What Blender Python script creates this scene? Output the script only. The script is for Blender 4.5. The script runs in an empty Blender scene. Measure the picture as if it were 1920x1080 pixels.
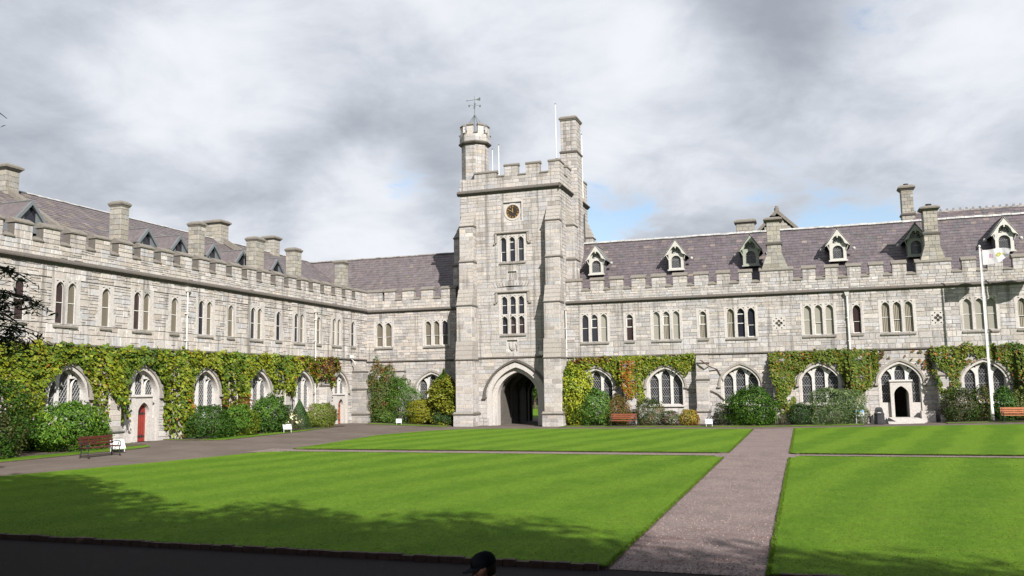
import bpy, math, random
import numpy as np
from mathutils import Vector, Matrix
from mathutils.geometry import tessellate_polygon

R = random.Random(7)
NR = np.random.default_rng(7)
scene = bpy.context.scene
COL = scene.collection
rad = math.radians

# ------------------------------------------------------------------ camera
def cam_axes(yaw, pitch, roll):
    cy, sy, cp, sp = math.cos(yaw), math.sin(yaw), math.cos(pitch), math.sin(pitch)
    F = Vector((sy*cp, cy*cp, sp)); r = Vector((cy, -sy, 0)); u = r.cross(F)
    c, s = math.cos(roll), math.sin(roll)
    return c*r+s*u, -s*r+c*u, F
CR, CU, CF = cam_axes(-.322866, .113888, -.0159066)
CAMP = Vector((0, 0, 3.0))
cd = bpy.data.cameras.new("camera")
cd.sensor_width = 36.0
cd.lens = 1614.35/1920*36.0
cd.clip_start = 0.1; cd.clip_end = 3000
cam = bpy.data.objects.new("camera", cd)
cam.matrix_world = Matrix(((CR.x, CU.x, -CF.x, 0), (CR.y, CU.y, -CF.y, 0), (CR.z, CU.z, -CF.z, CAMP.z), (0, 0, 0, 1)))
COL.objects.link(cam)
scene.camera = cam

# ------------------------------------------------------------------ light and sky
SUN_EL = rad(34.5)
SUN_DIR = Vector((0.88, -1.0, 0)).normalized()*math.cos(SUN_EL) + Vector((0, 0, math.sin(SUN_EL)))   # towards the sun
SUN_STRENGTH = 5.0
SKY_STRENGTH = 0.08
CLOUD_GAIN = 0.37
scene.view_settings.view_transform = 'Standard'
scene.view_settings.look = 'None'
scene.view_settings.exposure = 1.10
scene.view_settings.gamma = 1.0
scene.view_settings.use_curve_mapping = False

sd = bpy.data.lights.new("sun", 'SUN'); sd.energy = SUN_STRENGTH; sd.angle = rad(0.53); sd.color = (1.0, .95, .885)
so = bpy.data.objects.new("sun", sd); COL.objects.link(so)
so.rotation_euler = (-SUN_DIR).to_track_quat('-Z', 'Y').to_euler()

world = bpy.data.worlds.new("World"); scene.world = world; world.use_nodes = True

class NT:
    """short hand for building node trees"""
    def __init__(s, nt): s.nt = nt; s.N = nt.nodes; s.L = nt.links
    def n(s, t, **k):
        n = s.N.new(t)
        for a, b in k.items(): setattr(n, a, b)
        return n
    def l(s, a, b): s.L.new(a, b)
    def inp(s, sock, v):
        if hasattr(v, 'is_output') or isinstance(v, bpy.types.NodeSocket): s.L.new(v, sock)
        else: sock.default_value = v
    def m(s, op, a, b=None, c=None, clamp=False):
        n = s.n('ShaderNodeMath', operation=op); n.use_clamp = clamp
        s.inp(n.inputs[0], a)
        if b is not None: s.inp(n.inputs[1], b)
        if c is not None: s.inp(n.inputs[2], c)
        return n.outputs[0]
    def mix(s, f, a, b, blend='MIX'):
        n = s.n('ShaderNodeMix', data_type='RGBA', blend_type=blend)
        s.inp(n.inputs[0], f); s.inp(n.inputs[6], a); s.inp(n.inputs[7], b)
        return n.outputs[2]
    def mr(s, v, a, b, c=0.0, d=1.0, smooth=True):
        n = s.n('ShaderNodeMapRange'); n.interpolation_type = 'SMOOTHSTEP' if smooth else 'LINEAR'
        s.inp(n.inputs[0], v); n.inputs[1].default_value = a; n.inputs[2].default_value = b
        n.inputs[3].default_value = c; n.inputs[4].default_value = d
        return n.outputs[0]
    def noise(s, vec, scale, detail=4, rough=.55, dist=0.0, dim='3D'):
        n = s.n('ShaderNodeTexNoise', noise_dimensions=dim)
        if vec is not None: s.l(vec, n.inputs['Vector'])
        n.inputs['Scale'].default_value = scale; n.inputs['Detail'].default_value = detail
        n.inputs['Roughness'].default_value = rough; n.inputs['Distortion'].default_value = dist
        return n.outputs['Fac']
    def vmul(s, v, xyz):
        n = s.n('ShaderNodeVectorMath', operation='MULTIPLY'); s.l(v, n.inputs[0]); n.inputs[1].default_value = xyz
        return n.outputs[0]
    def vadd(s, v, xyz):
        n = s.n('ShaderNodeVectorMath', operation='ADD'); s.l(v, n.inputs[0]); n.inputs[1].default_value = xyz
        return n.outputs[0]

def rgb(r, g, b): return (r, g, b, 1.0)

def pixdir(px, py):
    return (CF + CR*((px-960)/1614.35) + CU*((540-py)/1614.35)).normalized()

def build_world():
    T = NT(world.node_tree)
    for n in list(T.N): T.N.remove(n)
    out = T.n('ShaderNodeOutputWorld')
    sky = T.n('ShaderNodeTexSky', sky_type='NISHITA')
    sky.sun_disc = False; sky.sun_elevation = SUN_EL
    sky.sun_rotation = math.atan2(SUN_DIR.x, SUN_DIR.y)
    sky.air_density = 1.0; sky.dust_density = 1.2; sky.ozone_density = 1.5
    tc = T.n('ShaderNodeTexCoord'); g = tc.outputs['Generated']
    sep = T.n('ShaderNodeSeparateXYZ'); T.l(g, sep.inputs[0])
    z = T.m('MAXIMUM', sep.outputs[2], 0.0)
    den = T.m('ADD', z, 0.30)
    px = T.m('DIVIDE', sep.outputs[0], den); py = T.m('DIVIDE', sep.outputs[1], den)
    cb = T.n('ShaderNodeCombineXYZ'); T.l(px, cb.inputs[0]); T.l(py, cb.inputs[1]); cb.inputs[2].default_value = 3.7
    P = cb.outputs[0]
    n1 = T.noise(P, 0.85, 8, .55, .2)
    n2 = T.noise(T.vadd(P, (5.2, 1.7, 0)), 1.5, 9, .56, .25)
    n3 = T.noise(T.vadd(P, (1.2, 8.7, 2)), 0.42, 5, .5, .2)
    def blob(px_, py_, r, soft=1.0):
        d = pixdir(px_, py_)
        v = T.n('ShaderNodeVectorMath', operation='DOT_PRODUCT'); T.l(g, v.inputs[0]); v.inputs[1].default_value = d
        return T.mr(v.outputs['Value'], math.cos(rad(r)), 1.0, 0.0, 1.0)
    def add(*a):
        s = a[0]
        for b in a[1:]: s = T.m('ADD', s, b)
        return s
    def w(x, k): return T.m('MULTIPLY', x, k)
    # broad banks of grey cloud base and bright cloud, each an area of the sky
    grey = add(w(blob(620, 290, 12), .34), w(blob(780, 270, 7), .24), w(blob(100, 200, 10), .16), w(blob(1400, 100, 8), .58), w(blob(1600, 60, 7), .22), w(blob(1350, 360, 9), .34),
               w(blob(1800, 330, 9), .22), w(blob(900, 130, 6), .12))
    bright = add(w(blob(1170, 150, 8), .40), w(blob(690, 405, 6), .85), w(blob(400, 130, 9), .40), w(blob(520, 440, 5), .25), w(blob(1420, 250, 7), .30), w(blob(1240, 250, 6), .25),
                 w(blob(800, 30, 9), .30), w(blob(1780, 100, 9), .35), w(blob(280, 180, 6), .20), w(blob(1250, 90, 4), .3))
    blue = add(w(blob(1250, 20, 5), .10), w(blob(1150, 425, 5), .42), w(blob(1580, 400, 8), .42), w(blob(785, 350, 3.5), .46), w(blob(1650, 10, 4), .42),
               w(blob(330, 20, 3.5), .20), w(blob(360, 375, 3.5), .20), w(blob(1110, 150, 2.5), .20))
    shade = T.m('ADD', T.m('SUBTRACT', grey, bright), w(T.m('SUBTRACT', n1, .5), 1.3))
    n4 = T.noise(T.vadd(P, (2.2, 3.1, 5)), 4.2, 10, .60, .3)
    shade = T.m('ADD', shade, w(T.m('SUBTRACT', n2, .5), 2.1))
    shade = T.m('ADD', shade, w(T.m('SUBTRACT', n4, .5), 1.6))
    shade = T.mr(shade, -.66, 1.08)
    cover = T.m('ADD', T.m('ADD', T.m('SUBTRACT', w(T.m('SUBTRACT', n2, .5), 1.5), blue), w(T.m('SUBTRACT', n3, .5), .9)), w(T.m('SUBTRACT', n4, .5), 1.5))
    cover = T.mr(cover, -.58, -.22)
    cover = T.m('MAXIMUM', cover, .15)
    cover = T.m('MAXIMUM', cover, .0)
    ramp = T.n('ShaderNodeValToRGB'); T.l(shade, ramp.inputs[0])
    e = ramp.color_ramp.elements
    e[0].position = 0; e[0].color = rgb(1.12, 1.15, 1.22)
    e[1].position = 1; e[1].color = rgb(.46, .50, .58)
    m = e.new(.42); m.color = rgb(.80, .85, .94)
    bgs = T.n('ShaderNodeBackground'); T.l(sky.outputs[0], bgs.inputs[0]); bgs.inputs[1].default_value = SKY_STRENGTH
    bgc = T.n('ShaderNodeBackground'); T.l(ramp.outputs[0], bgc.inputs[0]); bgc.inputs[1].default_value = CLOUD_GAIN
    mx = T.n('ShaderNodeMixShader'); T.l(cover, mx.inputs[0]); T.l(bgs.outputs[0], mx.inputs[1]); T.l(bgc.outputs[0], mx.inputs[2])
    T.l(mx.outputs[0], out.inputs[0])
build_world()

# ------------------------------------------------------------------ materials
def newmat(name):
    m = bpy.data.materials.new(name); m.use_nodes = True
    T = NT(m.node_tree)
    for n in list(T.N): T.N.remove(n)
    o = T.n('ShaderNodeOutputMaterial'); b = T.n('ShaderNodeBsdfPrincipled'); T.l(b.outputs[0], o.inputs[0])
    return m, T, b, o
def pos(T): return T.n('ShaderNodeNewGeometry').outputs['Position']
def attr(T, name='col'):
    a = T.n('ShaderNodeAttribute'); a.attribute_name = name; return a.outputs['Color']
def bump(T, b, h, strength=.4, dist=.02):
    n = T.n('ShaderNodeBump'); n.inputs['Strength'].default_value = strength; n.inputs['Distance'].default_value = dist
    T.l(h, n.inputs['Height']); T.l(n.outputs[0], b.inputs['Normal'])

def _unused(): pass
def simple(name, c, rough=.6, spec=.5, metal=0, var=.15, scale=6, bumpd=.004, use_obj=False):
    m, T, b, o = newmat(name)
    p = pos(T)
    n = T.noise(p, scale, 5)
    f = T.mr(n, .3, .7, 1-var, 1+var, False)
    cc = T.n('ShaderNodeMix', data_type='RGBA', blend_type='MULTIPLY'); cc.inputs[0].default_value = 1
    cc.inputs[6].default_value = rgb(*c); T.l(f, cc.inputs[7])
    T.l(cc.outputs[2], b.inputs['Base Color'])
    b.inputs['Roughness'].default_value = rough; b.inputs['Specular IOR Level'].default_value = spec
    b.inputs['Metallic'].default_value = metal
    if bumpd: bump(T, b, T.noise(p, scale*5, 4), .5, bumpd)
    return m

def stone_mat(name, base, stain=(.155, .145, .135), stain_amt=.55, use_attr=True, warm=.14, streak=True, z_c=9.2, lichen=0.0, rough=.85):
    m, T, b, o = newmat(name)
    p = pos(T)
    c = T.mix(1.0, rgb(*base), attr(T), 'MULTIPLY') if use_attr else rgb(*base)
    # warm and cool patches of the limestone
    w = T.mr(T.noise(p, .55, 4), .42, .68)
    c = T.mix(T.m('MULTIPLY', w, warm), c, rgb(base[0]*1.02, base[1]*.93, base[2]*.80))
    fine = T.noise(p, 9, 6, .65)
    c = T.mix(1.0, c, T.mr(fine, .25, .75, .72, 1.22, False), 'MULTIPLY')
    mid = T.noise(p, 2.3, 5, .6)
    c = T.mix(T.m('MULTIPLY', T.mr(mid, .53, .75), stain_amt), c, rgb(*stain))
    if streak:   # rain streaks running down the walls below the ledges
        sx = T.noise(T.vmul(p, (1.6, 1.6, .10)), 1.6, 5, .6)
        sep = T.n('ShaderNodeSeparateXYZ'); T.l(p, sep.inputs[0])
        zz = sep.outputs[2]
        band = T.m('MAXIMUM', T.mr(zz, z_c-1.9, z_c, 0, 1), T.mr(zz, 4.2, 5.2, 0, .8))
        band2 = T.m('MULTIPLY', T.mr(zz, z_c+.15, z_c, 0, 1), band)
        up = T.mr(zz, z_c+.3, z_c+1.6, .45, .75)
        up = T.m('MULTIPLY', up, T.mr(zz, z_c+.1, z_c+.3, 0, 1))
        low = T.mr(zz, 1.4, .2, 0, .55)
        f = T.m('MULTIPLY', T.mr(sx, .50, .68), T.m('MAXIMUM', T.m('MAXIMUM', band2, up), low))
        c = T.mix(T.m('MULTIPLY', f, .80), c, rgb(*[x*.75 for x in stain]))
    if lichen:
        li = T.mr(T.noise(p, 5.5, 6, .7), .50, .72)
        c = T.mix(T.m('MULTIPLY', li, lichen), c, rgb(.21, .20, .14))
        wh = T.mr(T.noise(T.vadd(p, (9, 3, 1)), 13, 3, .5), .66, .76)
        c = T.mix(T.m('MULTIPLY', wh, lichen), c, rgb(.44, .43, .39))
    T.l(c, b.inputs['Base Color'])
    b.inputs['Roughness'].default_value = rough; b.inputs['Specular IOR Level'].default_value = .25
    bump(T, b, T.noise(p, 22, 6, .7), .55, .018)
    return m

M = {}
M['stone'] = stone_mat('limestone_blocks', (.385, .364, .352))
M['rubble'] = stone_mat('limestone_rubble', (.42, .396, .378), stain_amt=.55, warm=.16)
M['tower_stone'] = stone_mat('tower_limestone', (.382, .360, .347), z_c=18.2, stain_amt=.30)
M['dressed'] = stone_mat('dressed_limestone', (.46, .437, .42), use_attr=False, stain_amt=.22, warm=.22)
M['mortar_rubble'] = stone_mat('grey_mortar', (.125, .115, .105), use_attr=False, stain_amt=.4)
M['mortar'] = stone_mat('lime_mortar', (.265, .252, .24), use_attr=False, stain_amt=.4)
M['coping'] = stone_mat('lichened_coping', (.175, .16, .142), stain=(.10, .09, .078), use_attr=False, stain_amt=.6, lichen=.6, streak=False)
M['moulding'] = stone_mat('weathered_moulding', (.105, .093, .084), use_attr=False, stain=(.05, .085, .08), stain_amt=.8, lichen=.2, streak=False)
M['weather'] = stone_mat('weathering_slope_stone', (.30, .28, .258), use_attr=False, stain_amt=.5, streak=False)
M['corner'] = stone_mat('stained_corner_stone', (.25, .232, .215), use_attr=False, stain_amt=.8)
M['pale'] = stone_mat('clean_window_stone', (.54, .53, .515), use_attr=False, stain_amt=.15, streak=False)
M['hood'] = stone_mat('weathered_hood_stone', (.27, .25, .225), use_attr=False, stain=(.13, .12, .11), stain_amt=.6, streak=False)
M['chimney'] = stone_mat('chimney_limestone', (.285, .27, .24), stain_amt=.6, streak=False, lichen=.18)

def slate_mat(name, base, tilt=0):
    m, T, b, o = newmat(name)
    p = pos(T)
    c = T.mix(1.0, rgb(*base), attr(T), 'MULTIPLY')
    s = T.mr(T.noise(T.vmul(p, (2.2, 2.2, .25)), 1.4, 5, .65), .40, .72)
    c = T.mix(T.m('MULTIPLY', s, .62 if 'brown' in name else .36), c, rgb(.165, .145, .14))
    c = T.mix(1.0, c, T.mr(T.noise(p, 7, 5), .3, .7, .82, 1.15, False), 'MULTIPLY')
    T.l(c, b.inputs['Base Color']); b.inputs['Roughness'].default_value = .58
    b.inputs['Specular IOR Level'].default_value = .4
    bump(T, b, T.noise(p, 25, 4), .4, .006)
    return m
M['slate'] = slate_mat('purple_slate', (.092, .076, .086))
M['slate_wing'] = slate_mat('brown_slate', (.108, .090, .095))
M['grey_slate'] = slate_mat('grey_slate', (.13, .135, .14))
M['ridge'] = simple('lead_ridge', (.34, .34, .335), .6, var=.3, scale=3)
M['ridge_dark'] = simple('mortared_ridge', (.19, .175, .165), .8, var=.5, scale=3)
M['paint_cream'] = simple('cream_paint', (.45, .44, .41), .5, var=.10, scale=4)
M['paint_white'] = simple('white_paint', (.60, .595, .57), .4, var=.06, scale=4)
M['paint_green'] = simple('sage_paint', (.27, .29, .245), .5, var=.12, scale=4)
M['paint_blue'] = simple('grey_blue_paint', (.13, .145, .155), .5, var=.12, scale=4)
M['lead'] = simple('lead_came', (.26, .26, .26), .5, var=.2)
M['iron'] = simple('black_iron', (.018, .018, .020), .45, var=.3)
M['bronze'] = simple('weathered_vane', (.12, .14, .13), .5, metal=.3)
M['gold'] = simple('gilding', (.75, .50, .16), .35, metal=.6, var=.1)
M['clock_black'] = simple('clock_face', (.025, .017, .012), .4)
M['red_door'] = simple('red_door_paint', (.25, .026, .018), .45, var=.18, scale=3)
M['wood_door'] = simple('orange_wood_door', (.32, .085, .03), .5, var=.25, scale=5)
M['bench_red'] = simple('bench_mahogany', (.070, .016, .010), .4, var=.25, scale=7)
M['bench_orange'] = simple('bench_teak', (.20, .058, .026), .5, var=.25, scale=7)
M['bark'] = simple('bark', (.07, .05, .035), .9, var=.4, scale=8, bumpd=.03)
M['skin'] = simple('skin', (.17, .085, .06), .7, var=.05)
M['navy'] = simple('navy_cloth', (.006, .009, .028), 1.0, spec=.1, var=.2)
M['cap'] = simple('dark_cap', (.003, .004, .006), 1.0, spec=.05, var=.2)
M['jeans'] = simple('blue_jeans', (.03, .045, .09), .8, var=.2)
M['shoe'] = simple('shoe_leather', (.02, .015, .012), .5)
M['hair'] = simple('dark_hair', (.010, .007, .005), .95, spec=.1)
M['bench_bright'] = simple('bench_orange_wood', (.36, .125, .055), .5, var=.25, scale=7)
M['sign_white'] = simple('sign_white', (.50, .51, .51), .3, var=.04, bumpd=0)
M['sign_blue'] = simple('sign_blue', (.18, .38, .60), .4, var=.04, bumpd=0)
M['sign_dark'] = simple('sign_print', (.05, .07, .07), .4, var=.04, bumpd=0)
M['bin'] = simple('bin_plastic', (.030, .030, .034), .4, var=.2)
M['soil'] = simple('bed_soil', (.055, .040, .028), .95, var=.4, scale=5, bumpd=.03)
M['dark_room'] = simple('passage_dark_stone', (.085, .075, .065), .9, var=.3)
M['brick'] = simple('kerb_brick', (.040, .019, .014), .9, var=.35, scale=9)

def glass_mat(name, c, rough=.05, spec=.5):
    m, T, b, o = newmat(name)
    b.inputs['Base Color'].default_value = rgb(*c); b.inputs['Roughness'].default_value = rough
    b.inputs['Specular IOR Level'].default_value = spec
    n = T.noise(pos(T), 1.7, 3); bump(T, b, n, .25, .03)
    return m
M['glass'] = glass_mat('dark_window_glass', (.018, .019, .026))
M['glass_red'] = glass_mat('warm_dark_glass', (.040, .026, .026))
M['blind'] = glass_mat('beige_blind_behind_glass', (.14, .122, .092), .12)
M['blind_pale'] = glass_mat('pale_curtain_behind_glass', (.27, .258, .225), .12)
M['glass_grey'] = glass_mat('grey_leaded_glass', (.030, .033, .037), .10)

def curtain_mat():
    m, T, b, o = newmat('striped_curtain_behind_glass')
    p = pos(T)
    w = T.n('ShaderNodeTexWave', wave_type='BANDS', bands_direction='X'); T.l(T.vmul(p, (1, 1, .02)), w.inputs['Vector'])
    w.inputs['Scale'].default_value = 3.0; w.inputs['Distortion'].default_value = 1.5
    c = T.mix(w.outputs['Fac'], rgb(.05, .045, .04), rgb(.34, .31, .25))
    T.l(c, b.inputs['Base Color']); b.inputs['Roughness'].default_value = .12
    return m
M['curtain'] = curtain_mat()

def leaf_mat():
    m, T, b, o = newmat('leaves')
    c = T.mix(1.0, attr(T), rgb(.84, .84, .84), 'MULTIPLY')
    T.l(c, b.inputs['Base Color']); b.inputs['Roughness'].default_value = .5; b.inputs['Specular IOR Level'].default_value = .18
    tr = T.n('ShaderNodeBsdfTranslucent'); T.l(T.mix(1.0, c, rgb(1.1, 1.25, .6), 'MULTIPLY'), tr.inputs[0])
    mx = T.n('ShaderNodeMixShader'); mx.inputs[0].default_value = .28
    T.l(b.outputs[0], mx.inputs[1]); T.l(tr.outputs[0], mx.inputs[2]); T.l(mx.outputs[0], o.inputs[0])
    return m
M['leaf'] = leaf_mat()

def lawn_mat():
    m, T, b, o = newmat('mown_lawn')
    p = pos(T)
    sep = T.n('ShaderNodeSeparateXYZ'); T.l(p, sep.inputs[0])
    s = T.m('SUBTRACT', T.m('MULTIPLY', sep.outputs[0], .975), T.m('MULTIPLY', sep.outputs[1], .22))
    wob = T.m('MULTIPLY', T.noise(p, .25, 3), 2.2)
    s = T.m('ADD', s, wob)
    st = T.m('MULTIPLY_ADD', T.m('SINE', T.m('MULTIPLY', s, 6.2832/2.6)), .5, .5)
    st = T.mr(st, .1, .9)
    st = T.mix(T.mr(T.noise(p, .16, 3), .35, .65), st, rgb(.5, .5, .5)) if False else T.m('ADD', T.m('MULTIPLY', T.m('SUBTRACT', st, .5), T.mr(sep.outputs[1], 16, 42, .55, 1.25)), .5)
    c = T.mix(st, rgb(.064, .140, .0075), rgb(.098, .182, .012))
    big = T.mr(T.noise(T.vmul(p, (.5, 1.4, 1)), .7, 5, .6), .35, .68)
    c = T.mix(T.m('MULTIPLY', big, .5), c, rgb(.104, .178, .016))
    dry = T.mr(T.noise(T.vadd(p, (3, 9, 0)), 1.9, 6, .7), .60, .80)
    c = T.mix(T.m('MULTIPLY', dry, .38), c, rgb(.13, .16, .03))
    fine = T.noise(p, 26, 5, .75)
    c = T.mix(1.0, c, T.mr(fine, .30, .70, .50, 1.5, False), 'MULTIPLY')
    f2 = T.noise(T.vmul(p, (1, .35, 1)), 7, 4, .7)
    c = T.mix(1.0, c, T.mr(f2, .3, .7, .84, 1.14, False), 'MULTIPLY')
    T.l(c, b.inputs['Base Color']); b.inputs['Roughness'].default_value = .9; b.inputs['Specular IOR Level'].default_value = .08
    bump(T, b, T.noise(p, 45, 5, .8), .9, .03)
    return m
M['lawn'] = lawn_mat()

def gravel_mat():
    m, T, b, o = newmat('pink_gravel')
    p = pos(T)
    v = T.n('ShaderNodeTexVoronoi'); T.l(p, v.inputs['Vector']); v.inputs['Scale'].default_value = 50
    sc = T.n('ShaderNodeSeparateColor'); T.l(v.outputs['Color'], sc.inputs[0])
    ramp = T.n('ShaderNodeValToRGB'); T.l(sc.outputs[0], ramp.inputs[0]); e = ramp.color_ramp.elements
    e[0].position = 0; e[0].color = rgb(.09, .062, .058); e[1].position = 1; e[1].color = rgb(.34, .27, .255)
    a = e.new(.45); a.color = rgb(.165, .122, .115); a2 = e.new(.88); a2.color = rgb(.215, .166, .155)
    c = ramp.outputs[0]
    big = T.mr(T.noise(p, .9, 5, .6), .35, .7, .82, 1.16, False)
    c = T.mix(1.0, c, big, 'MULTIPLY')
    sep = T.n('ShaderNodeSeparateXYZ'); T.l(p, sep.inputs[0])
    red = T.m('MULTIPLY', T.mr(T.noise(T.vmul(p, (.8, 1.6, 1)), 1.1, 5, .65), .50, .66), T.mr(sep.outputs[1], 21, 17.5))
    c = T.mix(T.m('MULTIPLY', red, .55), c, rgb(.10, .042, .038))
    T.l(c, b.inputs['Base Color']); b.inputs['Roughness'].default_value = .85
    bump(T, b, v.outputs['Distance'], .8, .02)
    return m
M['gravel'] = gravel_mat()

def asphalt_mat():
    m, T, b, o = newmat('worn_asphalt')
    p = pos(T)
    c = T.mix(T.mr(T.noise(p, .35, 5, .6), .35, .7), rgb(.105, .085, .074), rgb(.136, .113, .100))
    sep = T.n('ShaderNodeSeparateXYZ'); T.l(p, sep.inputs[0])
    c = T.mix(T.m('MULTIPLY', T.mr(T.noise(T.vmul(p, (2.2, .25, 1)), .8, 4), .52, .7), .5), c, rgb(.15, .125, .105))
    c = T.mix(1.0, c, T.mr(T.noise(p, 18, 5, .8), .25, .75, .7, 1.3, False), 'MULTIPLY')
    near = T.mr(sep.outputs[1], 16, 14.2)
    c = T.mix(near, c, rgb(.0135, .0115, .0125))  # foreground tree shade put into the road colour
    leaf = T.mr(T.noise(p, 9, 3, .5), .70, .76)
    c = T.mix(T.m('MULTIPLY', leaf, T.m('MULTIPLY', near, .6)), c, rgb(.16, .08, .03))
    T.l(c, b.inputs['Base Color']); b.inputs['Roughness'].default_value = .95; b.inputs['Specular IOR Level'].default_value = .12
    bump(T, b, T.noise(p, 60, 4, .7), .6, .01)
    return m
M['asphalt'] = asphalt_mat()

# ------------------------------------------------------------------ mesh helpers
class MB:
    def __init__(s): s.v = []; s.f = []; s.mi = []; s.c = []; s.hascol = False
    def add(s, vs, fs, mi=0, col=None):
        o = len(s.v); s.v.extend(vs)
        for f in fs: s.f.append(tuple(i+o for i in f)); s.mi.append(mi)
        s.c.extend([col if col else (1, 1, 1)]*len(vs))
        if col: s.hascol = True
    def box(s, x0, x1, y0, y1, z0, z1, mi=0, T=None, col=None):
        vs = [(x0, y0, z0), (x1, y0, z0), (x1, y1, z0), (x0, y1, z0), (x0, y0, z1), (x1, y0, z1), (x1, y1, z1), (x0, y1, z1)]
        if T: vs = [T(*v) for v in vs]
        s.add(vs, [(0, 3, 2, 1), (4, 5, 6, 7), (0, 1, 5, 4), (1, 2, 6, 5), (2, 3, 7, 6), (3, 0, 4, 7)], mi, col)
    def prism(s, pts, a0, a1, mk, mi=0, col=None):
        """profile pts extruded from a0 to a1; mk(p, q, a) -> world"""
        n = len(pts)
        vs = [mk(p, q, a0) for p, q in pts]+[mk(p, q, a1) for p, q in pts]
        fs = [(i, (i+1) % n, n+(i+1) % n, n+i) for i in range(n)]
        fs += [tuple(range(n))[::-1], tuple(range(n, 2*n))]
        s.add(vs, fs, mi, col)
    def plate(s, outer, holes, w0, w1, T, mi=0, back=False, side=True, col=None):
        """flat sheet with holes in (u,v), thickness w0..w1; T(u,w,v)->world"""
        polys = [[Vector((u, v, 0)) for u, v in outer]]+[[Vector((u, v, 0)) for u, v in h] for h in holes]
        tris = tessellate_polygon(polys)
        flat = [p for q in polys for p in q]
        s.add([T(p.x, w1, p.y) for p in flat], [tuple(t) for t in tris], mi, col)
        if back: s.add([T(p.x, w0, p.y) for p in flat], [tuple(t) for t in tris], mi, col)
        if side:
            for q in polys:
                n = len(q)
                vs = [T(p.x, w0, p.y) for p in q]+[T(p.x, w1, p.y) for p in q]
                s.add(vs, [(i, (i+1) % n, n+(i+1) % n, n+i) for i in range(n)], mi, col)
    def tube(s, pts, radii, n=8, mi=0, cap=True, col=None):
        pts = [Vector(p) for p in pts]
        if not hasattr(radii, '__len__'): radii = [radii]*len(pts)
        rings = []
        vs = []
        for i, p in enumerate(pts):
            d = (pts[min(i+1, len(pts)-1)]-pts[max(i-1, 0)]).normalized()
            a = d.orthogonal().normalized() if i == 0 else (a_prev-d*a_prev.dot(d)).normalized()
            a_prev = a
            b = d.cross(a)
            for k in range(n):
                t = 2*math.pi*k/n
                vs.append(tuple(p+(a*math.cos(t)+b*math.sin(t))*radii[i]))
        fs = []
        for i in range(len(pts)-1):
            for k in range(n):
                fs.append((i*n+k, i*n+(k+1) % n, (i+1)*n+(k+1) % n, (i+1)*n+k))
        if cap: fs += [tuple(range(n))[::-1], tuple(range((len(pts)-1)*n, len(pts)*n))]
        s.add(vs, fs, mi, col)
    def lathe(s, prof, cx, cy, n=16, mi=0, rot=0, col=None):
        vs = []
        for r, z in prof:
            for k in range(n):
                t = 2*math.pi*k/n+rot
                vs.append((cx+r*math.cos(t), cy+r*math.sin(t), z))
        fs = []
        for i in range(len(prof)-1):
            for k in range(n):
                fs.append((i*n+k, i*n+(k+1) % n, (i+1)*n+(k+1) % n, (i+1)*n+k))
        fs += [tuple(range(n))[::-1], tuple(range((len(prof)-1)*n, len(prof)*n))]
        s.add(vs, fs, mi, col)
    def mesh(s, name, mats):
        me = bpy.data.meshes.new(name)
        me.from_pydata(s.v, [], s.f)
        for m in (mats if isinstance(mats, (list, tuple)) else [mats]): me.materials.append(m)
        if any(s.mi): me.polygons.foreach_set('material_index', s.mi)
        if s.v:
            a = me.color_attributes.new('col', 'FLOAT_COLOR', 'POINT')
            arr = np.ones((len(s.v), 4), np.float32); arr[:, :3] = np.array(s.c, np.float32)
            a.data.foreach_set('color', arr.ravel())
        me.update()
        return me
    def build(s, name, mats, parent=None, smooth=False, bevel=0):
        me = s.mesh(name, mats)
        if smooth: me.polygons.foreach_set('use_smooth', [True]*len(me.polygons))
        o = bpy.data.objects.new(name, me); COL.objects.link(o)
        if parent: attach(o, parent)
        if bevel:
            b = o.modifiers.new('bevel', 'BEVEL'); b.width = bevel; b.segments = 1; b.limit_method = 'ANGLE'
        return o

ROOT = {}
def attach(o, parent):
    """parts are modelled in world space; shift them by the root's own place"""
    o.parent = parent
    top = parent
    while top.parent: top = top.parent
    if parent is top:
        o.location = o.location - top.location
def empty(name, loc, label, cat, group=None, rz=0):
    o = bpy.data.objects.new(name, None); COL.objects.link(o); o.location = loc; o.rotation_euler = (0, 0, rz)
    o.empty_display_size = .3
    o['label'] = label; o['category'] = cat
    if group: o['group'] = group
    return o
def tag(o, label, cat, group=None):
    o['label'] = label; o['category'] = cat
    if group: o['group'] = group
    return o
def struct(o, label=None, kind='structure'):
    o['kind'] = kind
    if label: o['label'] = label
    return o
def local(o, parent):     # part modelled in the thing's own space
    o.parent = parent; return o

# frames: T(u, w, v) -> world with w pointing out of the wall
def frame(ox, oy, d):
    if d == 'S': return lambda u, w, v: (u, oy-w, v)        # faces -Y ; u = X
    if d == 'E': return lambda u, w, v: (ox+w, u, v)        # faces +X ; u = Y
    if d == 'W': return lambda u, w, v: (ox-w, u, v)        # faces -X ; u = Y
    if d == 'N': return lambda u, w, v: (u, oy+w, v)
ROTZ = {'S': 0, 'E': math.pi/2, 'W': -math.pi/2, 'N': math.pi}

def g(x, y):                      # gentle fall of the courtyard
    z = 0.0
    if x < -25.5: z += min(.32, (-25.5-x)*.0345)
    if x > -3:
        t = max(0, min(1, (y-40)/20)); t = t*t*(3-2*t)
        z += min(.30, (x+3)*.018)*t
    return z

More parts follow.
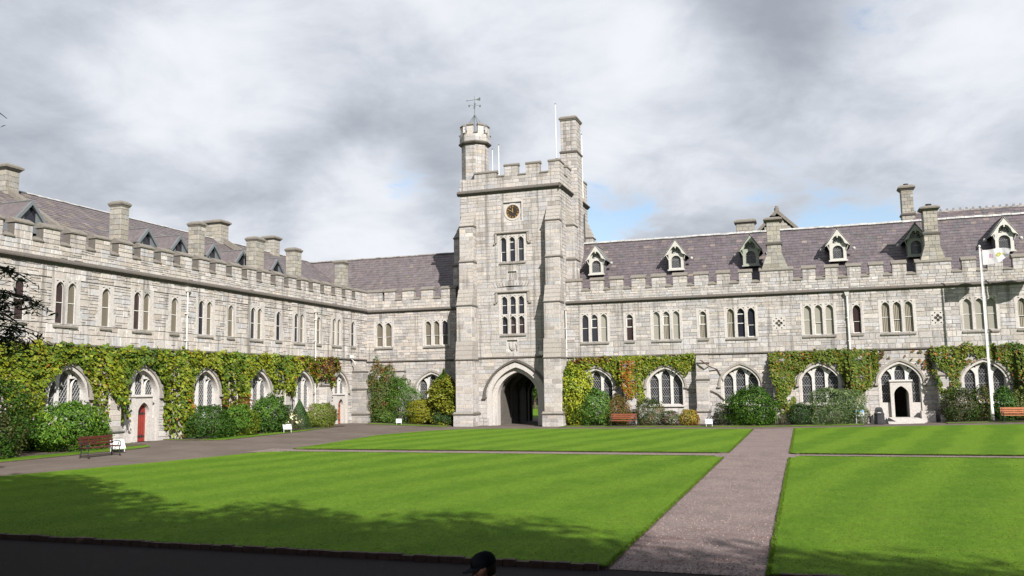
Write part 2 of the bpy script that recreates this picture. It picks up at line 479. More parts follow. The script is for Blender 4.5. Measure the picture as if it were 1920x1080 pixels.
# ------------------------------------------------------------------ masonry
class Wall:
    """collects the stones of one building; the 300 that show largest become parts"""
    def __init__(s, root, mat, part='stone_block', mortar='mortar'): s.mortar = mortar; s.root = root; s.mat = mat; s.st = []; s.back = MB(); s.part = part
    def clad(s, d, plane, u0, u1, v0, v1, holes=(), ch=(.2, .32), cw=(.35, .8), split=.0, proud=.02, shade=1.0, backing=True, backdepth=.3, key=(), tint=1.0):
        fr = frame(plane, plane, d)
        ks = sorted(set([v0, v1]+[k for h in holes for k in h['k'] if v0 < k < v1]+[k for k in key if v0 < k < v1]))
        cs = []
        for a, b in zip(ks[:-1], ks[1:]):
            if b-a < .02: continue
            n = max(1, round((b-a)/R.uniform(*ch)))
            hs = [R.uniform(*ch) for _ in range(n)]; t = sum(hs); z = a
            for h in hs:
                cs.append((z, z+h*(b-a)/t)); z += h*(b-a)/t
        for (za, zb) in cs:
            zm = (za+zb)/2
            cut = []
            for h in holes:
                i = h['f'](zm)
                if i: cut.append(i)
            cut.sort(); iv = []; p = u0
            for a, b in cut:
                if a > p: iv.append((p, min(a, u1)))
                p = max(p, b)
            if p < u1: iv.append((p, u1))
            for a, b in iv:
                if b-a < .03: continue
                if backing: s.back.box(a, b, -backdepth, 0, za, zb, 0, lambda x, y, z: fr(x, y, z))
                x = a
                while x < b-1e-4:
                    w = R.uniform(*cw)
                    if b-(x+w) < cw[0]*.7: w = b-x
                    if w > cw[1]*1.5: w = (b-x)/2
                    subs = [(za, zb)]
                    if split and R.random() < split and zb-za > .2:
                        t = R.uniform(.35, .65); mz = za+(zb-za)*t; subs = [(za, mz), (mz, zb)]
                    for q, (sa, sb) in enumerate(subs):
                        if q == 1 and w > .5 and R.random() < .6:
                            t = R.uniform(.35, .65); s._st(d, plane, x, x+w*t, sa, sb, proud, tint); s._st(d, plane, x+w*t, x+w, sa, sb, proud, tint)
                        else: s._st(d, plane, x, x+w, sa, sb, proud, tint)
                    x += w
    def _st(s, d, plane, a, b, za, zb, proud, tint=1.0):
        j = .009
        if b-a < .05 or zb-za < .04: return
        s.st.append((d, plane, a+j, b-j, za+j, zb-j, proud*R.uniform(.6, 1.5), tint))
    def finish(s, n=300):
        s.back.build('mortar_bed', M[s.mortar], s.root)
        def score(q):
            d, pl, a, b, za, zb, p, t = q
            c = Vector(frame(pl, pl, d)((a+b)/2, 0, (za+zb)/2))-CAMP
            D = c.dot(CF)
            if D < 1: return -1
            x = c.dot(CR)/D*1614+960; y = 540-c.dot(CU)/D*1614
            if not (5 < x < 1915 and 5 < y < 1075): return -1
            nrm = {'S': Vector((0, -1, 0)), 'E': Vector((1, 0, 0)), 'W': Vector((-1, 0, 0)), 'N': Vector((0, 1, 0))}[d]
            k = -c.normalized().dot(nrm)
            if k <= 0: return -1
            if (za+zb)/2 < 5.0: k *= .3      # mostly under the creeper
            return (b-a)*(zb-za)*k/D**2
        order = sorted(range(len(s.st)), key=lambda i: -score(s.st[i]))
        top = set(i for i in order[:n] if score(s.st[i]) > 0)
        var = []
        for i in range(14):
            m = MB(); self_stone(m, lambda u, w, v: (u, -w, v), -.5, .5, -.5, .5, 1.0, stonecol(), 0.03)
            var.append(m.mesh(s.part, s.mat))
        jm = MB()
        for i, (d, pl, a, b, za, zb, p, t) in enumerate(s.st):
            fr = frame(pl, pl, d)
            if i in top:
                o = bpy.data.objects.new(s.part, R.choice(var)); COL.objects.link(o)
                o.location = fr((a+b)/2, 0, (za+zb)/2); o.rotation_euler = (0, 0, ROTZ[d]); o.scale = (b-a, p, zb-za)
                attach(o, s.root)
            else:
                self_stone(jm, fr, a, b, za, zb, p, tuple(c*t for c in stonecol()))
        o = jm.build('masonry', s.mat, s.root); o['kind'] = 'stuff'
def stonecol():
    v = R.gauss(1.0, .10)
    if R.random() < .10: v *= R.uniform(.72, .88)
    if R.random() < .10: v *= R.uniform(1.08, 1.18)
    k = R.gauss(0, .022)
    return (v*(1+k), v, v*(1-k*1.5))
def self_stone(m, fr, a, b, za, zb, p, col, e=None):
    if e is None: e1 = e2 = .012
    else: e1 = e2 = e
    vs = [fr(a, 0, za), fr(b, 0, za), fr(b, 0, zb), fr(a, 0, zb),
          fr(a+e1, p, za+e2), fr(b-e1, p, za+e2), fr(b-e1, p, zb-e2), fr(a+e1, p, zb-e2)]
    m.add(vs, [(4, 5, 6, 7), (0, 1, 5, 4), (1, 2, 6, 5), (2, 3, 7, 6), (3, 0, 4, 7)], 0, col)

# ------------------------------------------------------------------ openings
def arch_h(t, k=.22):            # four centred profile, t=|u|/half width
    t = min(1, abs(t)); return k*(1-t)+(1-k)*math.sqrt(max(0, 1-t*t))
def arch_pts(c, hw, vs, va, n=9, k=.22):      # from right spring over the apex to left spring
    r = []
    for i in range(-n, n+1):
        a = math.sin(i/n*math.pi/2)
        r.append((c-a*hw, vs+(va-vs)*arch_h(a, k)))
    return r
def lancet(c, w, v0, v1, rise=None, n=5, k=.30):
    rise = rise or w*.62
    return [(c-w/2, v0), (c+w/2, v0)]+arch_pts(c, w/2, v1-rise, v1, n, k)
def rect(u0, u1, v0, v1): return [(u0, v0), (u1, v0), (u1, v1), (u0, v1)]
def hole_rect(u0, u1, v0, v1): return dict(k=(v0, v1), f=lambda z: (u0, u1) if v0 < z < v1 else None)
def hole_arch(c, hw, v0, vs, va, k=.22):
    ks = [v0, vs]+[vs+(va-vs)*q for q in (.3, .55, .75, .88, 1)]
    def f(z):
        if z < v0 or z > va: return None
        if z < vs: return (c-hw, c+hw)
        lo, hi = 0, 1
        for _ in range(18):
            m = (lo+hi)/2
            if vs+(va-vs)*arch_h(m, k) > z: lo = m
            else: hi = m
        return (c-hw*lo, c+hw*lo)
    return dict(k=ks, f=f)
def clip_lines(poly, p0, p1):
    """portion of segment p0-p1 inside polygon poly (even-odd)"""
    ts = [0, 1]
    dx, dy = p1[0]-p0[0], p1[1]-p0[1]
    n = len(poly)
    for i in range(n):
        a, b = poly[i], poly[(i+1) % n]
        ex, ey = b[0]-a[0], b[1]-a[1]
        den = dx*ey-dy*ex
        if abs(den) < 1e-9: continue
        t = ((a[0]-p0[0])*ey-(a[1]-p0[1])*ex)/den; q = ((a[0]-p0[0])*dy-(a[1]-p0[1])*dx)/den
        if 0 < t < 1 and 0 <= q <= 1: ts.append(t)
    ts.sort(); out = []
    for a, b in zip(ts[:-1], ts[1:]):
        m = (a+b)/2; x, y = p0[0]+dx*m, p0[1]+dy*m
        c = False
        for i in range(n):
            p, q = poly[i], poly[(i+1) % n]
            if (p[1] > y) != (q[1] > y) and x < (q[0]-p[0])*(y-p[1])/(q[1]-p[1])+p[0]: c = not c
        if c and b-a > 1e-4: out.append(((p0[0]+dx*a, p0[1]+dy*a), (p0[0]+dx*b, p0[1]+dy*b)))
    return out
def bar(mb, fr, a, b, w, hw, mi=0):
    dx, dy = b[0]-a[0], b[1]-a[1]; L = math.hypot(dx, dy)
    if L < .01: return
    nx, ny = -dy/L*hw, dx/L*hw
    vs = [fr(a[0]+nx, w, a[1]+ny), fr(a[0]-nx, w, a[1]-ny), fr(b[0]-nx, w, b[1]-ny), fr(b[0]+nx, w, b[1]+ny)]
    vs += [fr(a[0], w+.012, a[1]), fr(b[0], w+.012, b[1])]
    mb.add(vs, [(0, 4, 5, 3), (4, 1, 2, 5)], mi)
def leading(parent, fr, poly, w, sx=.17, sy=.26, hw=.010):
    us = [p[0] for p in poly]; vs = [p[1] for p in poly]
    u0, u1, v0, v1 = min(us), max(us), min(vs), max(vs)
    m = MB(); k = sy/sx
    H = v1-v0
    x = u0-H/k
    while x < u1+H/k:
        for s in (1, -1):
            a = (x, v0) if s == 1 else (x, v1); b = (x+H/k, v1) if s == 1 else (x+H/k, v0)
            for p, q in clip_lines(poly, a, b): bar(m, fr, p, q, w, hw)
        x += sx
    for vv in np.arange(v0+.62, v1-.1, .62):
        for p, q in clip_lines(poly, (u0-.1, vv), (u1+.1, vv)): bar(m, fr, p, q, w+.01, .016)
    return attach_obj(m.build('leading', M['lead']), parent)
def attach_obj(o, parent):
    o.parent = parent; return o

def upper_window(root, fr, c, n, gw, mw, v0, v1, glasses, styles, depth=.24, surround=.26, flare=True, mat='dressed', hood=False, sillz=True, tiers=None, barmat='paint_white', pw=.035):
    """n lancet lights in one dressed stone surround; returns the masonry hole"""
    tot = n*gw+(n-1)*mw; hw = tot/2
    m = MB()
    lights = [c-hw+gw/2+i*(gw+mw) for i in range(n)]
    tiers = tiers or [(v0, v1)]
    holes = [lancet(x, gw, a, b) for x in lights for a, b in tiers]
    top = v1+.16; bot = v0-.02
    if flare:
        f = .15; vm = v0+(v1-v0)*.42
        e = surround
        outer = [(c-hw-e-f, bot), (c+hw+e+f, bot), (c+hw+e+f, vm-.25), (c+hw+e+.02, vm-.2), (c+hw+e, vm+.4), (c+hw+e, top), (c-hw-e, top), (c-hw-e, vm+.4), (c-hw-e-.02, vm-.2), (c-hw-e-f, vm-.25)]
    else: outer = rect(c-hw-surround, c+hw+surround, bot, top)
    sp = []
    for x in lights:
        for a, b in tiers:
            for s in (-1, 1):
                xa = x+s*gw*.47
                sp.append([(xa, b+.05), (xa-s*gw*.27, b+.05), (xa-s*gw*.02, b-gw*.20)][::s])
    m.plate(outer, holes, -depth, -.03+pw*.3, fr, back=False)
    m.plate(outer, holes+sp, -.02, pw, fr)
    win = m.build('window', M[mat]); win.parent = root; win.location = -root.location
    # sill
    s = MB()
    s.prism([(-.05, v0-.20), (.10, v0-.20), (.10, v0-.13), (-depth+.02, v0+.03), (-depth+.02, v0-.20)], c-hw-.12, c+hw+.12, lambda w, v, u: fr(u, w, v))
    attach_obj(s.build('sill', M['coping'] if mat == 'dressed' else M[mat]), win)
    k = 0
    for x in lights:
        for a, b in tiers:
            p = MB(); L = lancet(x, gw-.002, a, b)
            p.plate(L, [], -depth-.05, -depth+.03, fr, side=False)
            gl = glasses[k % len(glasses)]; stl = styles[k % len(styles)]; k += 1
            attach_obj(p.build('pane', M[gl]), win)
            q = MB(); w = -depth+.035; H = b-a
            if stl == 'bar':
                vv = a+H*.50
                q.box(x-gw/2, x+gw/2, w, w+.03, vv-.018, vv+.018, 0, fr)
            elif stl == 'lowbar':
                vv = a+H*.40
                q.box(x-gw/2, x+gw/2, w, w+.03, vv-.03, vv+.03, 0, fr)
                q.plate(rect(x-gw/2, x+gw/2, a, vv), [rect(x-gw/2+.045, x+gw/2-.045, a+.05, vv-.03)], w, w+.03, fr)
            elif stl == 'box':
                va, vb = a+H*.50, a+H*.84
                q.plate(rect(x-gw/2, x+gw/2, va, vb), [rect(x-gw/2+.055, x+gw/2-.055, va+.06, vb-.05)], w, w+.035, fr)
            elif stl == 'hi':
                vv = a+H*.80
                q.box(x-gw/2, x+gw/2, w, w+.03, vv-.03, vv+.03, 0, fr)
                vv = a+H*.48
                q.box(x-gw/2, x+gw/2, w, w+.03, vv-.025, vv+.025, 0, fr)
            q.plate(L, [[(x+(pu-x)*.945, a+.02+(pv-a)*(1-.03/H)*.99) for pu, pv in L]], w, w+.02, fr)
            attach_obj(q.build('glazing_bar', M[barmat]), win)
    if hood:
        h = MB(); e = surround+.10; t = .13
        o = rect(c-hw-e, c+hw+e, top-.55, top+.14+t)
        prof = [(0, top+.12), (.16, top+.14), (.18, top+.20), (.03, top+.30), (0, top+.30)]
        h.prism(prof, c-hw-e-.13, c+hw+e+.13, lambda w, v, u: fr(u, w, v))
        for s_ in (-1, 1):
            xx = c+s_*(hw+e+.05)
            h.box(xx-.08, xx+.08, 0, .13, top-.62, top+.14, 0, fr)
            h.box(xx-.08+s_*.10, xx+.08+s_*.16, 0, .14, top-.74, top-.58, 0, fr)
        attach_obj(h.build('hood_mould', M['hood']), win)
    ee = surround-.03
    return hole_rect(c-hw-ee, c+hw+ee, bot+.0, top-.01)

def ground_window(root, fr, c, hw=1.25, v0=1.45, vs=2.95, va=4.15, door=None, depth=.36, hood=True, glass='glass', leadmat=True):
    k = .24
    m = MB()
    ring = .17
    base = door['base']-.15 if door else v0-.12
    def outline(e, b_): return [(c-hw-e, b_), (c+hw+e, b_)]+arch_pts(c, hw+e, vs, va+e*1.1, 10, k)
    outA = arch_pts(c, hw+ring, vs, va+ring*1.1, 12, k); inA = arch_pts(c, hw, vs, va, 12, k)
    m.plate([(c+hw+ring, base)]+outA+[(c-hw-ring, base), (c-hw, base)]+inA[::-1]+[(c+hw, base)], [], -depth-.1, .04, fr)
    win = m.build('window', M['dressed']); win.parent = root; win.location = -root.location
    gw, mw = .66, .20
    if hw < 1.2: gw, mw = .62, .18
    t = MB()
    cl = lancet(c, gw, v0 if not door else door['top']+.42, va-.09, gw*.80, 6)
    lights = [cl]
    for s in (-1, 1): lights.append(lancet(c+s*(gw+mw), gw, v0+.02, va-.42, gw*.80, 6))
    eyes = []
    for s in (-1, 1):
        x = c+s*(gw*.5+mw*.5+.05)
        eyes.append([(x-s*.02, va-.40), (x+s*.22, va-.29), (x+s*.03, va-.18)][::s])
    if door:
        q = door['w']/2+.03
        out = [(c-hw, v0), (c-q, v0), (c-q, door['top']+.15), (c+q, door['top']+.15), (c+q, v0), (c+hw, v0)]+arch_pts(c, hw-.002, vs, va, 10, k)
    else: out = outline(-.002, v0)
    t.plate(out, lights+eyes, -depth-.02, -depth+.14, fr)
    attach_obj(t.build('tracery', M['pale']), win)
    for L in lights:
        p = MB(); p.plate(L, [], 0, -depth+.0, fr, side=False)
        attach_obj(p.build('pane', M[glass]), win)
        leading(win, fr, L, -depth+.012)
    bb = door['top']+.38 if (door and door.get('open')) else v0
    p = MB()
    if door and door.get('open'):
        for s_ in (-1, 1): p.plate(rect(min(c+s_*hw, c+s_*(door['w']/2+.1)), max(c+s_*hw, c+s_*(door['w']/2+.1)), v0, bb), [], 0, -depth-.03, fr, side=False)
    p.plate(rect(c-hw, c+hw, bb, va), [], 0, -depth-.03, fr, side=False)
    attach_obj(p.build('back_board', M['glass']), win)
    s = MB(); s.prism([(-depth, v0-.15), (.14, v0-.15), (.14, v0-.07), (-depth+.02, v0+.06)], c-hw-.1, c+hw+.1, lambda w, v, u: fr(u, w, v))
    if not door: attach_obj(s.build('sill', M['dressed']), win)
    if hood:
        h = MB(); a = arch_pts(c, hw+.31, vs, va+.37, 14, k); b = arch_pts(c, hw+.17, vs, va+.19, 14, k)
        h.plate([(c+hw+.31, vs-.12)]+a+[(c-hw-.31, vs-.12), (c-hw-.17, vs-.12)]+b[::-1]+[(c+hw+.17, vs-.12)], [], 0, .12, fr)
        for s_ in (-1, 1): h.box(c+s_*(hw+.26)-.12, c+s_*(hw+.26)+.12, 0, .17, vs-.24, vs-.10, 0, fr)
        attach_obj(h.build('hood_mould', M['hood']), win)
    if door:
        dw, dt, db = door['w'], door['top'], door['base']
        d = MB(); dl = lancet(c, dw, db, dt, dw*.62, 6)
        arc = dl[2:]
        d.plate([(c-dw/2-.22, db), (c-dw/2-.22+.22, db)]+[p_ for p_ in arc[::-1]]+[(c+dw/2, db), (c+dw/2+.22, db), (c+dw/2+.22, dt+.30), (c-dw/2-.22, dt+.30)], [], -depth, .16, fr)
        d.prism([(0, dt+.30), (.24, dt+.30), (.24, dt+.36), (.10, dt+.42), (-depth+.1, dt+.42), (-depth+.1, dt+.30)], c-dw/2-.28, c+dw/2+.28, lambda w, v, u: fr(u, w, v))
        attach_obj(d.build('door_frame', M['dressed']), win)
        e = MB()
        for s_ in (-1, 1):
            xa = c+s_*(dw/2+.22); xb = c+s_*hw
            e.box(min(xa, xb), max(xa, xb), -depth-.05, -.05, db-.1, v0+.02, 0, fr)
        attach_obj(e.build('apron', M['dressed']), win)
        p = MB()
        if door.get('open'): p.box(c+dw/2-.06, c+dw/2, -depth-.9, -depth-.0, db, dt-.35, 0, fr)
        else: p.plate(dl, [], -depth-.1, -.12, fr, side=False)
        lf = p.build('door', M[door['mat']]); lf.parent = root; lf.location = -root.location
        if door.get('strap'):
            q = MB()
            for vv in (db+.28, db+.0+(dt-db)*.72):
                q.box(c-dw/2+.02, c+dw/2-.04, -.12, -.095, vv-.03, vv+.03, 0, fr)
                for t_ in (-.22, 0, .2): q.box(c+t_-.03, c+t_+.03, -.12, -.10, vv-.10, vv+.10, 0, fr)
            attach_obj(q.build('strap_hinge', M['iron']), lf)
            q = MB()
            for i in range(1, 5): q.box(c-dw/2+dw*i/5-.006, c-dw/2+dw*i/5+.006, -.12, -.112, db, dt-.25, 0, fr)
            attach_obj(q.build('board_joint', M['iron']), lf)
    return hole_arch(c, hw+ring*.55, (v0-.1) if not door else door['base']-.2, vs, va+ring*.6, k)

def coping_mesh(L, ends=.03):
    """sloped cap stone centred on u, depth .62"""
    m = MB()
    prof = [(.07, 0), (.085, .06), (.06, .10), (-.28, .30), (-.56, .10), (-.56, 0)]
    m.prism(prof, -L/2, L/2, lambda w, v, u: (u, -w, v))
    return m
CP_M = coping_mesh(1.10).mesh('coping_stone', M['coping'])
CP_C = coping_mesh(.70).mesh('coping_stone', M['coping'])

def battlement(W, root, d, plane, u0, u1, starts, width, v0, vsill, vtop, key_gaps=(), thick=.45):
    """W: masonry collector. starts = left ends of merlons"""
    fr = frame(plane, plane, d)
    W.clad(d, plane, u0, u1, v0, vsill, backdepth=thick, ch=(.18, .27), cw=(.3, .7), split=.35 if d == 'E' else 0)
    ms = sorted(starts)
    gaps = []
    for a, b in ms:
        a2, b2 = max(a, u0), min(b, u1)
        W.clad(d, plane, a2, b2, vsill, vtop-.22, backdepth=thick, ch=(.2, .3), cw=(.3, .6))
        o = bpy.data.objects.new('coping_stone', CP_M); COL.objects.link(o)
        o.location = fr((a2+b2)/2, 0, vtop-.22); o.rotation_euler = (0, 0, ROTZ[d]); o.scale = ((b2-a2+.10)/1.10, 1, R.uniform(.92, 1.06)); attach(o, root)
    for (a, b), (c, e) in zip(ms[:-1], ms[1:]):
        if c-b < .2: continue
        o = bpy.data.objects.new('coping_stone', CP_C); COL.objects.link(o)
        o.location = fr((b+c)/2, -.005, vsill); o.rotation_euler = (0, 0, ROTZ[d]); o.scale = ((c-b)/.70, 1, R.uniform(.8, .95)); attach(o, root)

def moulding(root, d, plane, u0, u1, v, size=.22, proj=.17, name='cornice', mat='moulding'):
    fr = frame(plane, plane, d); m = MB()
    prof = [(0, v-size*.55), (proj*.35, v-size*.5), (proj*.75, v-size*.15), (proj, v-size*.05), (proj, v+size*.18), (proj*.55, v+size*.5), (0, v+size*.75)]
    m.prism(prof, u0, u1, lambda w, q, u: fr(u, w, q))
    o = m.build(name, M[mat]); o.parent = root; o.location = -root.location
    return o

def slates(root, mat, mk, u0f, u1f, L, cw=(.28, .46), ch=.30, n=300, lift=.018, light=.05, cols=None):
    """mk(u, s, h)->world, s metres up the slope, h above the slope"""
    items = []
    s = 0.0
    while s < L-.05:
        e = min(s+ch, L)
        a, b = u0f((s+e)/2), u1f((s+e)/2)
        x = a
        while x < b-.02:
            w = R.uniform(*cw)
            if b-(x+w) < .12: w = b-x
            items.append((x+.004, x+w-.004, s, e)); x += w
        s += ch
    def col():
        v = R.gauss(1, .10); c = [v*R.gauss(1, .02), v, v*R.gauss(1, .03)]
        r = R.random()
        if r < light: k = R.uniform(1.25, 1.75); c = [c[0]*k*1.08, c[1]*k*1.06, c[2]*k*.85]
        elif r < light+.04: c = [c[0]*.8, c[1]*.95, c[2]*.9]
        return tuple(c)
    def score(i):
        p = Vector(mk((i[0]+i[1])/2, (i[2]+i[3])/2, 0))-CAMP; D = p.dot(CF)
        if D < 1: return -1
        x = p.dot(CR)/D*1614+960; y = 540-p.dot(CU)/D*1614
        if not (5 < x < 1915 and 5 < y < 1075) or i[2] < 1.2: return -1
        return (i[1]-i[0])*(i[3]-i[2])/D**2
    order = sorted(range(len(items)), key=lambda i: -score(items[i]))
    top = set(i for i in order[:n] if score(items[i]) > 0)
    jm = MB()
    fs = [(0, 1, 2, 3), (0, 4, 5, 1), (1, 5, 6, 2), (3, 2, 6, 7), (0, 3, 7, 4)]
    o0 = Vector(mk(0, 0, 0)); U = (Vector(mk(1, 0, 0))-o0); S = (Vector(mk(0, 1, 0))-o0); H = (Vector(mk(0, 0, 1))-o0)
    var = []
    for i in range(12):
        m = MB(); m.add([(-.5, -.5, 1.0), (.5, -.5, 1.0), (.5, .55, .15), (-.5, .55, .15), (-.5, -.5, 0), (.5, -.5, 0), (.5, .55, 0), (-.5, .55, 0)], fs, 0, col())
        var.append(m.mesh('slate', M[mat]))
    rot = Matrix((U, S, H)).transposed().to_euler()
    for i, (a, b, s0, s1) in enumerate(items):
        h = lift*R.uniform(.7, 1.6)
        if i in top:
            o = bpy.data.objects.new('slate', R.choice(var)); COL.objects.link(o)
            o.location = mk((a+b)/2, (s0+s1)/2, .004); o.rotation_euler = rot; o.scale = (b-a, s1-s0, h)
            attach(o, root)
        else:
            vs = [mk(a, s0, h+.004), mk(b, s0, h+.004), mk(b, s1+.02, .006), mk(a, s1+.02, .006), mk(a, s0, 0), mk(b, s0, 0), mk(b, s1, 0), mk(a, s1, 0)]
            jm.add(vs, fs, 0, col())
    o = jm.build('slate_courses', M[mat], root); o['kind'] = 'stuff'

def chimney(root, x0, x1, y0, y1, z0, zc, mould=None, foot=None, cap=.35, mat='chimney', pot=False, over=1.0):
    """stone stack with cap; masonry blocks on the four faces"""
    m = MB(); stones = MB()
    def shaft(a, b, c, d, za, zb):
        m.box(a+.01, b-.01, c+.01, d-.01, za, zb)
        z = za; i = 0
        while z < zb-.02:
            h = R.uniform(.24, .34); h = min(h, zb-z)
            for D, pl, u0, u1 in (('S', c, a, b), ('E', b, c, d), ('W', a, c, d), ('N', d, a, b)):
                fr = frame(pl, pl, D); n = max(1, round((u1-u0)/.5)); off = (i % 2)*.22
                us = [u0]+[u0+(u1-u0)*(k+.5*(i % 2)+.0)/n for k in range(1 if not i % 2 else 0, n)]+[u1]
                for p, q in zip(us[:-1], us[1:]):
                    if q-p > .05: self_stone(stones, fr, p+.004, q-.004, z+.004, z+h-.004, .014, stonecol())
            z += h; i += 1
    if foot:
        fx, zf0, zf1 = foot     # half widening, straight top, taper top
        shaft(x0-fx, x1+fx, y0, y1, z0, zf0)
        xc0, xc1 = x0, x1
        pts = [(x0-fx, zf0), (x1+fx, zf0), (x1, zf1), (x0, zf1)]
        m.plate(pts, [], -(y1-y0), .0, frame(0, y0, 'S'), back=True)
        z = zf0
        while z < zf1-.02:
            h = min(.28, zf1-z); t0 = (z-zf0)/(zf1-zf0); f0 = fx*(1-t0); t1 = (z+h-zf0)/(zf1-zf0); f1 = fx*(1-t1)
            n = 3
            for k in range(n):
                A = x0-f0+(x1-x0+2*f0)*k/n; B = x0-f0+(x1-x0+2*f0)*(k+1)/n
                A1 = x0-f1+(x1-x0+2*f1)*k/n; B1 = x0-f1+(x1-x0+2*f1)*(k+1)/n
                stones.add([(A+.008, y0-.015, z+.008), (B-.008, y0-.015, z+.008), (B1-.008, y0-.015, z+h-.008), (A1+.008, y0-.015, z+h-.008)], [(0, 1, 2, 3)], 0, stonecol())
            z += h
        z0 = zf1
    if mould:
        shaft(x0, x1, y0, y1, z0, mould)
        shaft(x0+.04, x1-.04, y0+.04, y1-.04, mould, zc)
    else: shaft(x0, x1, y0, y1, z0, zc)
    c = m.build('chimney', M['mortar']); c.parent = root; c.location = -root.location
    attach_obj(stones.build('block_facing', M[mat]), c)['kind'] = 'stuff'
    k = MB()
    if mould:
        k2 = MB()
        k2.add(*frustum(x0, x1, y0, y1, mould-.06, .07, mould+.06, .10)); k2.add(*frustum(x0, x1, y0, y1, mould+.06, .10, mould+.16, .0))
        attach_obj(k2.build('string_course', M['moulding']), c)
    k.add(*frustum(x0, x1, y0, y1, zc, .02, zc+cap*.35, .14*over)); k.add(*frustum(x0, x1, y0, y1, zc+cap*.35, .17*over, zc+cap*.62, .18*over)); k.add(*frustum(x0, x1, y0, y1, zc+cap*.62, .18*over, zc+cap, -.05))
    attach_obj(k.build('chimney_cap', M['coping']), c)
    if pot:
        p = MB(); p.lathe([(.16, zc+cap-.03), (.16, zc+cap+.10), (.22, zc+cap+.12), (.20, zc+cap+.17), (.05, zc+cap+.19)], (x0+x1)/2, (y0+y1)/2, 10)
        attach_obj(p.build('flue_cowl', M['iron']), c)
    return c
def frustum(x0, x1, y0, y1, z0, e0, z1, e1):
    vs = [(x0-e0, y0-e0, z0), (x1+e0, y0-e0, z0), (x1+e0, y1+e0, z0), (x0-e0, y1+e0, z0), (x0-e1, y0-e1, z1), (x1+e1, y0-e1, z1), (x1+e1, y1+e1, z1), (x0-e1, y1+e1, z1)]
    return vs, [(0, 3, 2, 1), (4, 5, 6, 7), (0, 1, 5, 4), (1, 2, 6, 5), (2, 3, 7, 6), (3, 0, 4, 7)]

def weathering(mb, fr, u0, u1, w_bot, w_top, v0, v1, n=4, e=.02):
    for i in range(n):
        a = w_bot+(w_top-w_bot)*i/n; b = w_bot+(w_top-w_bot)*(i+1)/n
        va = v0+(v1-v0)*i/n; vb = v0+(v1-v0)*(i+1)/n
        mb.prism([(-.2, va), (a+e, va), (a+e, va+.05), (b+.003, vb+.01), (-.2, vb+.01)], u0-.01, u1+.01, lambda w, v, u: fr(u, w, v))

def buttress(root, W, d, plane, stages, name='buttress', base=None):
    tint = .68 if name == 'corner_buttress' else 1.0
    _c = W.clad
    def clad(*a, **k): _c(*a, tint=tint, **k)
    """stages bottom-up: (u0,u1,proj,v0,v1,slope_top,next_proj)"""
    fr = frame(plane, plane, d)
    m = MB()
    for (a, b, p, v0, v1, vt, pn) in stages: m.box(a, b, -.1, p-.002, v0, v1, 0, fr)
    o = m.build(name, [M['corner' if name == 'corner_buttress' else 'dressed']]); o.parent = root; o.location = -root.location
    for (a, b, p, v0, v1, vt, pn) in stages:
        if vt:
            q = MB(); weathering(q, fr, a, b, p, pn, v1, vt); attach_obj(q.build('weathering', M['weather']), o)
            mm = MB(); mm.prism([(0, v1-.10), (p+.02, v1-.10), (p+.07, v1-.03), (p+.05, v1+.03), (0, v1+.05)], a-.05, b+.05, lambda w, v, u: fr(u, w, v))
            attach_obj(mm.build('drip_moulding', M['moulding']), o)
    for (a, b, p, v0, v1, vt, pn) in stages:
        if d == 'S':
            clad('S', plane-p, a, b, v0, v1, ch=(.26, .34), cw=(.45, .9), proud=.012, backing=False)
            clad('E', b, plane-p, plane, v0, v1, ch=(.26, .34), cw=(.3, .7), proud=.012, backing=False)
            clad('W', a, plane-p, plane, v0, v1, ch=(.26, .34), cw=(.3, .7), proud=.012, backing=False)
        elif d == 'E':
            clad('E', plane+p, a, b, v0, v1, ch=(.26, .34), cw=(.45, .9), proud=.012, backing=False)
            clad('S', a, plane, plane+p, v0, v1, ch=(.26, .34), cw=(.3, .7), proud=.012, backing=False)
        elif d == 'W':
            clad('W', plane-p, a, b, v0, v1, ch=(.26, .34), cw=(.45, .9), proud=.012, backing=False)
            clad('S', a, plane-p, plane, v0, v1, ch=(.26, .34), cw=(.3, .7), proud=.012, backing=False)
    return o

def downpipe(root, fr, u, v0, v1, r=.045, hopper=True, mat='paint_white'):
    m = MB()
    pts = [fr(u, .14, v0), fr(u, .14, v1)]
    m.tube(pts, r, 10)
    vv = v0+.6
    while vv < v1-.3:
        m.box(u-.09, u+.09, .02, .21, vv-.03, vv+.03, 0, fr); vv += 1.6
    if hopper:
        m.add([fr(u+a*.09, .04 if b < 0 else .22, v1-.05) for a, b in ((-1, -1), (1, -1), (1, 1), (-1, 1))]+[fr(u+a*.16, .02 if b < 0 else .30, v1+.2) for a, b in ((-1, -1), (1, -1), (1, 1), (-1, 1))],
              [(0, 3, 2, 1), (4, 5, 6, 7), (0, 1, 5, 4), (1, 2, 6, 5), (2, 3, 7, 6), (3, 0, 4, 7)])
    o = m.build('downpipe', M[mat]); o.parent = root; o.location = -root.location
    return o
